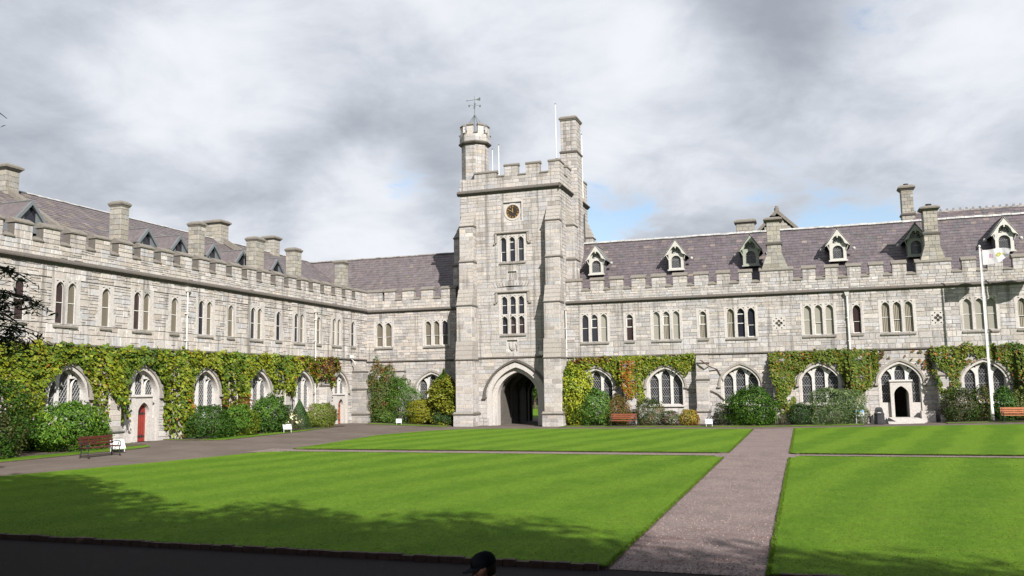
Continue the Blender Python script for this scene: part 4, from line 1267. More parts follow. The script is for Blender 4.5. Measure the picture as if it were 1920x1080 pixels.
# carved quatrefoil panels
def quatrefoil(root, x, v, s=.42):
    m = MB()
    holes_ = []
    for a in range(4):
        t = a*math.pi/2
        cx_, cv_ = x+math.cos(t)*s*.36, v+math.sin(t)*s*.36
        holes_.append([(cx_+math.cos(q)*s*.26, cv_+math.sin(q)*s*.26) for q in np.linspace(0, 2*math.pi, 10)[:-1]])
        for e in (-.5, .5):
            tt = t+math.pi/4+e*.62
            cx_, cv_ = x+math.cos(tt)*s*.92, v+math.sin(tt)*s*.92
            holes_.append([(cx_+math.cos(q)*s*.13, cv_+math.sin(q)*s*.13) for q in np.linspace(0, 2*math.pi, 7)[:-1]])
    m.plate(rect(x-s*1.12, x+s*1.12, v-s*1.12, v+s*1.12), holes_, -.12, .03, fS)
    m.plate(rect(x-s*1.12, x+s*1.12, v-s*1.12, v+s*1.12), [], -.12, -.12, fS, side=False)
    m.build('quatrefoil_panel', M['dressed'], root)
    return hole_rect(x-s*1.1, x+s*1.1, v-s*1.1, v+s*1.1)
hr.append(quatrefoil(rr_, -1.45, 7.2)); hr.append(quatrefoil(rr_, 8.87, 7.18))
Wr.clad('S', YS, -17.3, 22, .1, .95, hr, ch=(.3, .42), cw=(.7, 1.2), proud=.05)
Wr.clad('S', YS, -17.3, 22, .95, 5.05, hr, ch=(.24, .34), cw=(.4, .95))
Wr.clad('S', YS, -17.3, 22, 5.19, 9.22, hr, ch=(.2, .32), cw=(.35, .9), split=.08)
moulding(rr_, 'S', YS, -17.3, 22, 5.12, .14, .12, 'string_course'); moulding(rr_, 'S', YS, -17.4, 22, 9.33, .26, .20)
mer = [(-17.3, -15.92), (-15.22, -14.17), (-13.69, -12.66), (-12.02, -10.97), (-10.49, -9.43), (-8.89, -7.85), (-7.32, -6.29), (-5.69, -4.75), (-4.1, -3.18), (-2.62, .30-.62), (.3, 1.2), (1.84, 2.73), (3.28, 4.2), (4.74, 5.66), (6.21, 7.13), (7.71, 9.92), (10.56, 11.44), (12.09, 13.03), (13.61, 14.5), (15.1, 16.0), (16.6, 17.6), (18.2, 19.1), (19.7, 20.6)]
battlement(Wr, rr_, 'S', YS, -17.3, 22, mer, 1.0, 9.43, 10.22, 11.22)
for x in (-12.25, -6.94, -1.60, 3.62, 8.95, 14.1):
    buttress(rr_, Wr, 'S', YS, [(x-.45, x+.45, .95, .1, 1.0, 1.2, .8), (x-.43, x+.43, .8, 1.2, 3.3, 3.55, .50), (x-.43, x+.43, .50, 3.55, 4.5, 5.05, .04)])
Wr.finish(300)
m = MB(); m.box(-17.2, 5.6, YS+.62, 73.8, 0, 9.9); m.box(7.0, 22, YS+.62, 73.8, 0, 9.9); m.box(5.6, 7.0, YS+.62, 73.8, 2.9, 9.9); m.box(5.6, 7.0, YS+3, YS+3.4, 0, 3)
m.box(-17.2, 22, YS+.33, YS+.63, 9.0, 9.6); m.build('wall_core', M['dark_room'], rr_)
range_roof(rr_, lambda s: -17.0, lambda s: 22.0, -17.0, 22.0, 'slate')
x = -16.7
while x < 16.5:
    o = bpy.data.objects.new('ridge_tile', rtr); COL.objects.link(o); o.location = (x, 69.5, 14.82+R.uniform(-.015, .015)); o.rotation_euler = (R.uniform(-.05, .05), 0, 0); attach(o, rr_); x += .6
chimney(rr_, -2.02, -1.05, 64.55, 65.5, 11.0, 14.62, mould=12.98, foot=(.42, 11.25, 12.35), cap=.34, pot=True)
chimney(rr_, 8.38, 9.32, 64.55, 65.5, 11.0, 14.62, mould=12.98, foot=(.40, 10.9, 12.2), cap=.34, pot=True)
chimney(rr_, -4.55, -3.15, 71.6, 72.6, 13.0, 15.85, cap=.42)
# dormers
def dormer(root, x, paint='paint_cream', gl='glass_grey', zb=11.74, yf=66.32):
    fr = frame(yf, yf, 'S'); za = 13.95; ze = 12.86; hw = .57
    yr = 65.25+(za-10)/(4.75/4.25)
    m = MB()
    for s in (-1, 1):       # little slated roof
        ex, ez = x+s*.86, ze-.08
        ye = 65.25+(ez-10)/(4.75/4.25)
        m.add([(x, yf-.28, za+.10), (ex, yf-.28, ez+.06), (ex, ye+.05, ez+.06), (x, yr+.08, za+.10), (x, yf-.28, za+.02), (ex, yf-.28, ez-.02), (ex, ye+.05, ez-.02), (x, yr+.08, za+.02)],
              [(0, 3, 2, 1), (4, 5, 6, 7), (0, 1, 5, 4), (1, 2, 6, 5)])
    # cheeks
    for s in (-1, 1):
        a = x+s*hw; m.box(min(a, a-s*.08), max(a, a-s*.08), yf+.04, 67.9, zb-.1, ze+.05)
    d = m.build('dormer', M['grey_slate']); d.parent = root; d.location = -root.location
    m = MB(); o = rect(x-hw, x+hw, zb, ze+.02); L = [(x-.36, zb+.13), (x+.36, zb+.13)]+[(x+.36*math.cos(t), ze-.40+.36*math.sin(t)) for t in np.linspace(0, math.pi, 11)]
    m.plate(o, [L], -.12, .05, fr)
    m.box(x-hw-.08, x+hw+.08, -.05, .14, zb-.08, zb+.02, 0, fr)
    # gable panel with fan piercing
    F_ = [(x-.34, ze+.14), (x+.34, ze+.14)]+[(x+.34*math.cos(t), ze+.16+.40*math.sin(t)) for t in np.linspace(.05, math.pi-.05, 9)]
    m.plate([(x-.76, ze+.0), (x+.76, ze+.0), (x, za-.02)], [F_], -.10, .02, fr)
    attach_obj(m.build('dormer_frame', M[paint]), d)
    m = MB()
    for s in (-1, 1):       # curved barge boards with pierced inner edge
        pts = [(x, za+.14), (x+s*.86, ze+.0), (x+s*.84, ze-.11), (x+s*.68, ze+.02), (x+s*.56, ze+.04), (x+s*.46, ze+.12), (x+s*.38, ze+.36), (x+s*.22, ze+.58), (x+s*.05, ze+.66), (x+s*.03, ze+.50), (x, ze+.50)]
        m.plate(pts if s == -1 else pts[::-1], [], .20, .28, fr, back=True)
    attach_obj(m.build('barge_board', M[paint]), d)
    m = MB()
    for t in np.linspace(.35, math.pi-.35, 5): bar(m, fr, (x, ze+.14), (x+.36*math.cos(t), ze+.16+.42*math.sin(t)), -.06, .022)
    for s in (-1, 1):
        m.tube([fr(x+s*hw, .06, ze-.38), fr(x+s*(hw+.10), .16, ze-.14), fr(x+s*(hw+.16), .22, ze-.02)], .04, 6)
    attach_obj(m.build('bracket', M[paint]), d)
    m = MB(); m.plate(rect(x-.45, x+.45, zb+.1, ze+.6), [], 0, -.11, fr, side=False); attach_obj(m.build('pane', M[gl]), d)
    leading(d, fr, L, -.10, .12, .18, .008)
    m = MB()
    for s in (-1, 1): m.lathe([(.02, 0), (.11, .02), (.13, .10), (.09, .19), (.02, .22)], 0, 0, 8); m.v[-40:] = [(a+x+s*1.12, b+66.75, c+12.52) for a, b, c in m.v[-40:]]
    attach_obj(m.build('eaves_end', M['ridge']), d)
    m = MB(); m.tube([(x, yf-.28, za+.12), (x, yr+.1, za+.12)], .06, 6); attach_obj(m.build('ridge_roll', M['grey_slate']), d)
for i, x in enumerate((-15.1, -8.82, -3.27, 2.86, 8.05, 13.6, 19.0)):
    dormer(rr_, x, 'paint_green' if i in (2, 4) else 'paint_cream')
downpipe(rr_, fS, -17.18, 5.2, 8.85); downpipe(rr_, fS, 3.18, 5.2, 9.0, .065)
# bare creeper stems crossing the wall by the second buttress
m = MB()
P0 = [(-6.9, 1.25, 4.8), (-6.3, .9, 4.72), (-6.0, .6, 4.35), (-5.9, .1, 4.25), (-5.5, .07, 4.1), (-5.0, .08, 3.5), (-4.85, .08, 3.1)]
m.tube([fS(a, w, v) for a, w, v in [(-7.0, .86, 4.7), (-6.75, .86, 4.5), (-6.5, .84, 4.3), (-6.4, .4, 4.2), (-5.9, .07, 4.0), (-5.65, .07, 3.5), (-5.5, .06, 3.1)]], [.045, .05, .045, .05, .04, .03, .02], 6)
m.tube([fS(a, w, v) for a, w, v in [(-6.45, .1, 2.5), (-5.9, .08, 2.2), (-5.3, .1, 1.6)]], [.03, .04, .05], 6)
tag(m.build('creeper_stem', M['bark']), 'bare twisting brown creeper stem beside the lone stone buttress right of the tower', 'climbing plant')

# ramp at the right hand door
m = MB(); m.prism([(64.48, .52), (63.9, .50), (62.3, .16), (62.3, 0), (64.48, 0)], 5.2, 7.4, lambda p, q, u: (u, p, q)); m.box(4.4, 5.15, 63.8, 64.4, .1, .72)
m.box(7.35, 8.2, 63.6, 64.4, .1, .95)
tag(m.build('door_ramp', M['dressed']), 'short concrete ramp rising to the open doorway in the right hand range', 'ramp')
m = MB(); m.prism([(5.0, .18), (5.9, .18), (5.25, .55)], 62.9, 63.0, lambda p, q, u: (p, u, q)); tag(m.build('ramp_shadow', M['bin']), 'small dark triangle standing in for shadow at the left foot of the doorway ramp', 'kerb')  # dark piece put in for the shadow at the ramp end
# ================================================================== CLOCK TOWER
tw = empty('clock_tower', (-21.4, 63.5, 0), 'tall square limestone gate tower with round clock, arched passage, turret and slim chimney', 'tower')
YT = 63.5; TX0, TX1, TY1 = -25.55, -17.2, 72.5
Wt = Wall(tw, M['tower_stone'])
fT = frame(YT, YT, 'S'); AC = -21.03
def tag_part(o, root): o.parent = root; o.location = -root.location; return o
ht = [dict(k=[0], f=lambda z, h=hole_arch(AC, 2.25, 0, 2.3, 4.62)['f']: h(z)), ]
ha = hole_arch(AC, 2.22, -.1, 2.3, 4.60); ht = [ha]
ht.append(upper_window(tw, fT, -21.18, 3, .50, .225, 12.76, 14.72, ['glass', 'glass', 'glass_grey'], ['lowbar', 'hi', 'bar'], surround=.20, flare=False, hood=True, pw=.03))
ht.append(upper_window(tw, fT, -21.20, 3, .50, .19, 7.08, 10.02, ['glass', 'glass', 'glass', 'glass_red', 'glass', 'glass_red'], ['bar', 'bar'], surround=.22, flare=False, hood=True, tiers=[(8.62, 10.02), (7.08, 8.46)], pw=.03))
# clock stage
cx, cz = -21.12, 16.74
m = MB(); sq = .76
circ = [(cx+.56*math.cos(t), cz+.56*math.sin(t)) for t in np.linspace(0, 2*math.pi, 33)[:-1]]
circ2 = [(cx+.70*math.cos(t), cz+.70*math.sin(t)) for t in np.linspace(0, 2*math.pi, 33)[:-1]]
m.plate(rect(cx-sq-.14, cx+sq+.14, cz-sq-.10, cz+sq+.14), [rect(cx-sq, cx+sq, cz-sq, cz+sq)], -.2, .03, fT)
m.plate(rect(cx-sq, cx+sq, cz-sq, cz+sq), [circ2], -.2, -.10, fT)
m.plate(circ2, [circ], -.2, -.06, fT)
clock = tag_part(m.build('clock', M['dressed']), tw)
m = MB(); m.plate(circ, [], 0, -.13, fT, side=False); attach_obj(m.build('dial', M['clock_black']), clock)
m = MB()
romans = ['XII', 'I', 'II', 'III', 'IIII', 'V', 'VI', 'VII', 'VIII', 'IX', 'X', 'XI']
for i, s in enumerate(romans):
    t = math.pi/2-i*math.pi/6; wd = {'I': .026, 'V': .062, 'X': .066}; tot = sum(wd[c] for c in s); x = -tot/2
    er = Vector((math.cos(t), math.sin(t))); et = Vector((math.sin(t), -math.cos(t)))
    def P_(a, b): q = er*b+et*a; return (cx+q.x, cz+q.y)
    for c in s:
        w_ = wd[c]; xm = x+w_/2
        if c == 'I': bar(m, fT, P_(xm, .36), P_(xm, .50), -.115, .009)
        elif c == 'V': bar(m, fT, P_(xm-.02, .50), P_(xm, .36), -.115, .009); bar(m, fT, P_(xm+.02, .50), P_(xm, .36), -.115, .006)
        else: bar(m, fT, P_(xm-.022, .50), P_(xm+.022, .36), -.115, .009); bar(m, fT, P_(xm+.022, .50), P_(xm-.022, .36), -.115, .006)
        x += w_
for r_ in (.535,):
    m.plate([(cx+r_*math.cos(t), cz+r_*math.sin(t)) for t in np.linspace(0, 2*math.pi, 33)[:-1]], [[(cx+(r_-.018)*math.cos(t), cz+(r_-.018)*math.sin(t)) for t in np.linspace(0, 2*math.pi, 33)[:-1]]], -.12, -.115, fT)
attach_obj(m.build('numerals', M['gold']), clock)
for (ang, L_, w_) in ((math.pi/2+.08, .33, .028), (math.pi/2+math.pi/3+.02, .45, .020)):
    m = MB(); e = (math.cos(ang), math.sin(ang)); nn = (-e[1], e[0])
    m.add([fT(cx-e[0]*.08-nn[0]*w_*.5, -.09, cz-e[1]*.08-nn[1]*w_*.5), fT(cx-e[0]*.08+nn[0]*w_*.5, -.09, cz-e[1]*.08+nn[1]*w_*.5), fT(cx+e[0]*L_*.7+nn[0]*w_, -.09, cz+e[1]*L_*.7+nn[1]*w_), fT(cx+e[0]*L_, -.09, cz+e[1]*L_), fT(cx+e[0]*L_*.7-nn[0]*w_, -.09, cz+e[1]*L_*.7-nn[1]*w_)], [(0, 1, 2, 3, 4)])
    attach_obj(m.build('clock_hand', M['gold']), clock)
ht.append(hole_rect(cx-sq-.12, cx+sq+.12, cz-sq-.08, cz+sq+.12))
# sunk panels
def panel(x, z, hw, hh, shield):
    m = MB()
    m.plate(rect(x-hw-.10, x+hw+.10, z-hh-.08, z+hh+.10), [rect(x-hw, x+hw, z-hh, z+hh)], -.14, .02, fT)
    m.plate(rect(x-hw, x+hw, z-hh, z+hh), [], 0, -.13, fT, side=False)
    o = tag_part(m.build('carved_panel', M['dressed']), tw)
    m = MB()
    if shield:
        s = [(x-.26, z+.30), (x-.12, z+.33), (x, z+.28), (x+.12, z+.33), (x+.26, z+.30), (x+.24, z+.02), (x+.18, z-.20), (x, z-.36), (x-.18, z-.20), (x-.24, z+.02)]
        m.plate(s[::-1], [], -.13, -.03, fT); m.plate([(p-(p-x)*.3, q-(q-z)*.3) for p, q in s][::-1], [], -.03, -.005, fT)
        for a in (.32, .36): m.tube([fT(x+a, -.10, z-.3), fT(x+a+.03, -.06, z), fT(x+a-.06, -.08, z+.3)], .035, 5)
    else:
        for a in (-.22, -.07, .08, .22): m.box(x+a-.035, x+a+.035, -.13, -.06, z-.22+abs(a)*.3, z+.24, 0, fT)
        m.box(x-.28, x+.28, -.13, -.05, z-.30, z-.22, 0, fT)
    attach_obj(m.build('carving', M['dressed']), o)
    ht.append(hole_rect(x-hw-.08, x+hw+.08, z-hh-.06, z+hh+.08))
panel(-21.22, 11.62, .36, .36, False); panel(-21.30, 6.14, .42, .46, True)
# relieving arch over the lower window: upright stones
for i in range(13):
    t = (i-6)/6; x = -21.2+t*1.42; z = 10.93+.10*(1-t*t)
    m = MB(); tl = t*.18
    m.add([fT(x-.10-tl*.5, .0, z-.20), fT(x+.10-tl*.5, .0, z-.20), fT(x+.115+tl*.5, .0, z+.22), fT(x-.115+tl*.5, .0, z+.22), fT(x-.09-tl*.5, .035, z-.19), fT(x+.09-tl*.5, .035, z-.19), fT(x+.105+tl*.5, .035, z+.21), fT(x-.105+tl*.5, .035, z+.21)],
          [(4, 5, 6, 7), (0, 1, 5, 4), (1, 2, 6, 5), (2, 3, 7, 6), (3, 0, 4, 7)], 0, stonecol())
    tag_part(m.build('voussoir', M['tower_stone']), tw)
ht.append(hole_rect(-22.55, -19.85, 10.74, 11.02))
Wt.clad('S', YT, TX0, TX1, .0, .95, ht, ch=(.3, .4), cw=(.6, 1.1), proud=.05, backdepth=.9)
Wt.clad('S', YT, TX0, TX1, .95, 5.15, ht, ch=(.28, .36), cw=(.5, 1.0), proud=.014, backdepth=.9)
Wt.clad('S', YT, TX0, TX1, 5.30, 18.30, ht, ch=(.24, .33), cw=(.40, .95), proud=.016, backdepth=.35)
Wt.clad('E', TX1, YT, TY1, 9.0, 18.30, [], ch=(.24, .33), cw=(.40, .95), proud=.016)
m = MB(); moulding(tw, 'S', YT, TX0-.2, TX1+.0, 18.48, .34, .26); moulding(tw, 'E', TX1, YT-.24, TY1+.1, 18.48, .34, .26)
moulding(tw, 'S', YT, TX0, TX1, 5.22, .13, .10, 'string_course')
# parapet
def tower_parapet(d, plane, u0, u1, mer, low=()):
    battlement_t(d, plane, u0, u1, mer)
def battlement_t(d, plane, u0, u1, mer):
    Wt.clad(d, plane, u0, u1, 18.72, 19.62, backdepth=.4, ch=(.25, .33), cw=(.4, .9), proud=.014)
    fr = frame(plane, plane, d)
    for a, b, zt in mer:
        Wt.clad(d, plane, a, b, 19.62, zt-.24, backdepth=.4, ch=(.25, .33), cw=(.4, .7), proud=.014)
        m = MB(); m.prism([(.06, zt-.24), (.08, zt-.16), (.05, zt-.10), (-.2, zt), (-.46, zt-.12), (-.46, zt-.24)], a-.05, b+.05, lambda w, v, u: fr(u, w, v)); m.build('coping_stone', M['coping'], tw)
    for (a, b, _), (c, e, _) in zip(mer[:-1], mer[1:]):
        m = MB(); m.prism([(.06, 19.62), (.08, 19.68), (.05, 19.72), (-.2, 19.82), (-.46, 19.72), (-.46, 19.62)], b+.0, c-.0, lambda w, v, u: fr(u, w-.003, v)); m.build('coping_stone', M['coping'], tw)
battlement_t('S', YT, TX0+.2, TX1, [(-24.3, -22.42, 20.25), (-21.75, -20.60, 20.68), (-19.93, -18.80, 20.68), (-18.08, -17.2, 20.70)])
battlement_t('E', TX1, YT+.02, 67.0, [(63.52, 64.8, 20.70), (65.7, 66.9, 20.70)])
battlement_t('E', TX1, 69.6, TY1, [(69.6, 70.4, 20.66), (71.2, TY1, 20.7)])
battlement_t('N', TY1, TX0, TX1, [(-24.3, -22.42, 20.7), (-21.75, -20.60, 20.7), (-19.93, -18.80, 20.7), (-18.08, -17.2, 20.7)])
# corner buttresses
def fbut(u0, u1, mir=1):
    w = u1-u0
    return buttress(tw, Wt, 'S', YT, [(u0-.22, u1+.22, 1.66, 0, .95, 1.10, 1.46), (u0-.10, u1+.10, 1.45, 1.10, 5.15, 6.6, .88) if False else (u0-.10, u1+.10, 1.42, 1.10, 5.12, 6.55, 1.25),
        (u0-.05, u1+.05, 1.25, 6.55, 9.35, 10.65, .78), (u0-.0, u1+.02, .78, 10.65, 12.85, 13.0, .66), (u0+.0, u1+.0, .64, 13.0, 15.72, 16.9, .02)])
fbut(-18.27, -17.14)
fbut(-25.38, -24.22)
def sbut(d, plane, u0, u1, z0):
    return buttress(tw, Wt, d, plane, [(u0, u1, .78, z0, 12.85, 13.0, .70), (u0, u1, .68, 13.0, 15.6, 17.1, .02)])
sbut('E', TX1, 64.95, 66.1, 9.0); sbut('E', TX1, 71.3, 72.4, 9.0)
buttress(tw, Wt, 'W', TX0, [(64.9, 66.0, 1.25, 0, 9.3, 9.6, 1.22), (64.9, 66.0, 1.22, 9.6, 12.9, 13.1, 1.15), (64.9, 66.0, 1.15, 13.1, 15.2, 17.3, .05)])
Wt.finish(300)
# gateway: two orders, hood, passage
def aout(hw, vs, va, base=0.0): return [(AC-hw, base), (AC+hw, base)]+arch_pts(AC, hw, vs, va, 14, .24)
m = MB(); m.plate(aout(2.40, 2.3, 4.84, -.05), [aout(2.02, 2.3, 4.47)], -.45, .05, fT); gate = tag_part(m.build('gateway_arch', M['dressed']), tw)
m = MB(); m.plate(aout(2.10, 2.3, 4.55, -.05), [aout(1.64, 2.3, 4.12)], -.95, -.26, fT); attach_obj(m.build('inner_order', M['dressed']), gate)
m = MB(); m.plate([(AC+2.66, 2.2)]+arch_pts(AC, 2.66, 2.3, 5.10, 16, .24)+[(AC-2.66, 2.2), (AC-2.50, 2.2)]+arch_pts(AC, 2.50, 2.3, 4.94, 16, .24)[::-1]+[(AC+2.50, 2.2)], [], 0, .17, fT)
for s in (-1, 1): m.box(AC+s*2.58-.15, AC+s*2.58+.15, 0, .22, 2.08, 2.24, 0, fT)
attach_obj(m.build('hood_mould', M['moulding']), gate)
m = MB()
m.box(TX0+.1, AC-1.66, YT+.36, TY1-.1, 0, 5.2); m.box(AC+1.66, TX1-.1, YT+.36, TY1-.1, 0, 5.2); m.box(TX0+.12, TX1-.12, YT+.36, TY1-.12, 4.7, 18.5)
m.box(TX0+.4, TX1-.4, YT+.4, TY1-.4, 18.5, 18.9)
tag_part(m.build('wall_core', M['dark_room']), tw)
m = MB()
for k in range(4):
    y = YT+1.2+k*2.2; fk = frame(y, y, 'S'); m.plate(aout(1.70, 2.3, 4.9, 0), [aout(1.56, 2.3, 4.05)], -.3, 0, fk, back=True)
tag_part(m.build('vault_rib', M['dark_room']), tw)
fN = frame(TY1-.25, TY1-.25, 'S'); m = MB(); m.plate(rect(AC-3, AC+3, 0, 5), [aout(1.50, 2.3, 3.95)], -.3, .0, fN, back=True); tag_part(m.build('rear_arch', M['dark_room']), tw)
m = MB(); m.box(TX0, TX1, TY1-.3, TY1, 5.0, 18.4); m.box(TX0, TX0+.3, YT, TY1, 0, 18.4); m.box(TX0, TX0+.4, YT+.1, TY1, 18.7, 19.7); tag_part(m.build('rear_wall', M['tower_stone']), tw)
# turret
tx, ty = -24.72, 64.85; a8 = math.pi/8
def octa(r, z, cx_=None, cy_=None): return [(tx+r/math.cos(a8)*math.cos(a8+k*math.pi/4), ty+r/math.cos(a8)*math.sin(a8+k*math.pi/4), z) for k in range(8)]
def oct_stack(m, prof):
    vs = [p for r, z in prof for p in octa(r, z)]
    m.add(vs, [(i*8+k, i*8+(k+1) % 8, (i+1)*8+(k+1) % 8, (i+1)*8+k) for i in range(len(prof)-1) for k in range(8)]+[tuple(range(8))[::-1]])
m = MB(); oct_stack(m, [(1.02, 17.9), (1.02, 22.75), (1.16, 22.85), (1.16, 23.55), (.98, 23.55), (.98, 22.9), (.0, 22.9)])
tur = tag_part(m.build('turret', M['mortar']), tw)
m = MB()
def face_stones(m, r, z0, z1, cw, u0=None, u1=None, faces=range(8)):
    for k in faces:
        th = a8+k*math.pi/4+math.pi/8
        nx, ny = math.cos(th), math.sin(th); tx_, ty_ = -ny, nx
        half = r*math.tan(a8)
        fr = lambda u, w, v: (tx+nx*(r+w)+tx_*u, ty+ny*(r+w)+ty_*u, v)
        z = z0; i = 0
        while z < z1-.03:
            h = min(R.uniform(.26, .34), z1-z); a, b = (u0 if u0 is not None else -half), (u1 if u1 is not None else half)
            mid = (a+b)/2+(.10 if i % 2 else -.12)*(b-a)
            for p, q in ((a, mid), (mid, b)): self_stone(m, fr, p+.003, q-.003, z+.004, z+h-.004, .012, stonecol())
            z += h; i += 1
face_stones(m, 1.02, 18.8, 22.7, .5); face_stones(m, 1.16, 22.95, 23.55, .5)
attach_obj(m.build('block_facing', M['tower_stone']), tur)['kind'] = 'stuff'
m = MB(); oct_stack(m, [(1.02, 22.66), (1.20, 22.74), (1.27, 22.84), (1.24, 22.92), (1.15, 22.97)]); attach_obj(m.build('string_course', M['moulding']), tur)
for k in range(8):
    th = a8+k*math.pi/4+math.pi/8
    nx, ny = math.cos(th), math.sin(th); tx_, ty_ = -ny, nx
    fr = lambda u, w, v: (tx+nx*(1.16+w)+tx_*u, ty+ny*(1.16+w)+ty_*u, v)
    m = MB(); m.box(-.255, .255, -.18, 0, 23.55, 24.22, 0, fr); me_ = attach_obj(m.build('merlon', M['dressed']), tur)
    m = MB(); m.prism([(.05, 24.22), (.08, 24.29), (-.08, 24.44), (-.22, 24.30), (-.22, 24.22)], -.285, .285, lambda w, v, u: fr(u, w, v))
    m.prism([(.05, 23.55), (.07, 23.62), (-.06, 23.70), (-.20, 23.62), (-.20, 23.55)], .32, .60, lambda w, v, u: fr(u, w, v))
    attach_obj(m.build('merlon_cap', M['coping']), tur)
# small crocket at the foot of the turret
m = MB(); m.lathe([(.16, 18.75), (.18, 18.9), (.10, 19.1), (.14, 19.2), (.06, 19.45), (.01, 19.6)], -25.55, 63.75, 8); tag_part(m.build('finial', M['dressed']), tw)
# weather vane
vn = MB(); vn.tube([(tx, ty, 23.0), (tx, ty, 25.2), (tx, ty, 27.05)], [.035, .035, .018], 6)
for k in range(6):
    t = k*math.pi/3+.3
    vn.tube([(tx+math.cos(t)*1.0, ty+math.sin(t)*1.0, 24.3), (tx+math.cos(t)*.45, ty+math.sin(t)*.45, 24.75), (tx+math.cos(t)*.08, ty+math.sin(t)*.08, 25.35)], .018, 5)
vn.lathe([(.03, 25.3), (.07, 25.4), (.03, 25.5)], tx, ty, 8)
vane = tag(vn.build('weather_vane', M['bronze'], None), 'thin iron weather vane with arrow on top of the octagonal turret', 'weather vane')
m = MB()
for t in (0.4, 0.4+math.pi/2, .4+math.pi, .4+1.5*math.pi):
    e = Vector((math.cos(t), math.sin(t), 0))
    m.tube([Vector((tx, ty, 26.15)), Vector((tx, ty, 26.28))+e*.25, Vector((tx, ty, 26.2))+e*.42], .014, 5)
    c_ = Vector((tx, ty, 26.2))+e*.45
    m.box(c_.x-.06, c_.x+.06, c_.y-.02, c_.y+.02, c_.z-.09, c_.z+.09)
attach_obj(m.build('compass_arms', M['bronze']), vane)
m = MB(); m.tube([(tx-.62, ty, 26.72), (tx+.2, ty, 26.74)], .018, 6); m.prism([(-.62, 26.66), (-.62, 26.78), (-.78, 26.72)], -.01, .01, lambda p, q, u: (tx+p, ty+u, q))
m.prism([(.10, 26.72), (.30, 26.80), (.50, 26.90), (.52, 26.72), (.48, 26.58), (.28, 26.66)], -.015, .015, lambda p, q, u: (tx+p, ty+u, q)); attach_obj(m.build('arrow', M['bronze']), vane)
# chimney of the tower
chimney(tw, -18.0, -16.66, 67.0, 68.7, 9.5, 24.75, mould=22.05, cap=.38, mat='tower_stone', pot=True, over=.6)
# slim white masts on the tower roof
for i, (x, y, z0, z1, lab) in enumerate(((-18.15, 66.2, 18.6, 25.95, 'tallest slim white mast on the tower roof, close to the chimney'), (-22.82, 65.3, 18.6, 22.75, 'short slim white mast on the tower roof right of the turret'),
                                     (-23.62, 66.0, 18.6, 22.65, 'slim white rod touching the right side of the octagonal turret'), (-16.98, 70.2, 18.8, 24.35, 'slim white rod behind the tower chimney on its right'))):
    m = MB(); m.tube([(x, y, z0), (x, y, z1)], [.045, .035], 8)
    o = tag(m.build('roof_mast', M['paint_white']), lab, 'mast', 'white masts on the clock tower')
    m = MB(); m.lathe([(.02, z1), (.06, z1+.03), (.05, z1+.09), (.01, z1+.12)], x, y, 8); attach_obj(m.build('mast_cap', M['iron']), o)
m = MB(); m.box(-19.05, -18.72, .12, .38, 5.38, 5.66, 0, fT); m.box(-18.93, -18.85, 0, .15, 5.3, 5.5, 0, fT)
tag(m.build('floodlight', M['paint_white']), 'small white floodlight fixed on the string course right of the tower arch', 'lamp')
m = MB(); m.tube([(-17.05, 70.8, 12.0), (-17.05, 70.8, 17.6)], .05, 6); tag_part(m.build('downpipe', M['iron']), tw)

# ================================================================== BUILDINGS BEHIND
bh = empty('college_hall', (14, 80, 0), 'hall roof with toothed ridge and tall stone chimney rising behind the right hand range', 'building')
YH = 75.2; HL = math.hypot(4.8, 4.3)
def mkh(u, s, h): return (u, YH+s*4.8/HL-h*4.3/HL, 12.9+s*4.3/HL+h*4.8/HL)
slates(bh, 'slate', mkh, lambda s: 9.6, lambda s: 26.0, HL, cw=(.35, .55), ch=.34, light=.06)
m = MB(); m.box(9.6, 26, YH+.1, YH+9.5, 0, 12.9); m.add([(9.6, YH, 12.88), (26, YH, 12.88), (26, 80, 17.15), (9.6, 80, 17.15)], [(0, 1, 2, 3)]); m.add([(9.6, 80, 17.15), (26, 80, 17.15), (26, 84.8, 12.88), (9.6, 84.8, 12.88)], [(0, 1, 2, 3)]); m.add([(9.6, YH, 12.88), (9.6, 80, 17.15), (9.6, 84.8, 12.88)], [(0, 1, 2)])
m.build('wall', M['dark_room'], bh)
rt = MB(); rt.prism([(-.16, -.08), (0, .08), (.16, -.08)], -.24, .24, lambda p, q, u: (u, p, q)); rt.prism([(-.04, 0), (-.04, .24), (.04, .24), (.04, 0)], -.08, .08, lambda p, q, u: (u, p, q)); rth = rt.mesh('ridge_tile', M['ridge_dark'])
x = 9.8
while x < 25: o = bpy.data.objects.new('ridge_tile', rth); COL.objects.link(o); o.location = (x, 80, 17.2); attach(o, bh); x += .5
chimney(bh, 8.72, 9.72, 79.4, 80.4, 10, 19.2, mould=17.05, cap=.45, pot=True)
gb = empty('gabled_building', (-1.4, 76, 0), 'stone gable with a stub finial peeping over the purple slate ridge', 'building')
fG = frame(76, 76, 'S')
Wg = Wall(gb, M['chimney'])
def hg(z): return None
Wg_rows = 14.2
z = 13.8
while z < 17.2:
    h = .27; half = max(0, (17.30-z-h)/.98)
    if half > .12: Wg.clad('S', 76, -1.42-half, -1.42+half, z, z+h, ch=(.2, .3), cw=(.35, .6), proud=.02)
    z += h
Wg.finish(300)
m = MB()
for s in (-1, 1): m.prism([(0, 17.35), (s*3.7, 13.7), (s*3.7, 13.98), (0, 17.72)], 75.85, 84, lambda p, q, u: (-1.42+p, u, q))
m.lathe([(.22, 17.45), (.20, 17.85), (.13, 17.9), (.13, 18.0)], -1.42, 76.1, 6)
tag_part(m.build('gable_coping', M['coping']), gb)
m = MB(); m.box(-5, 2.2, 76.3, 84, 0, 13.7); tag_part(m.build('wall', M['chimney']), gb)

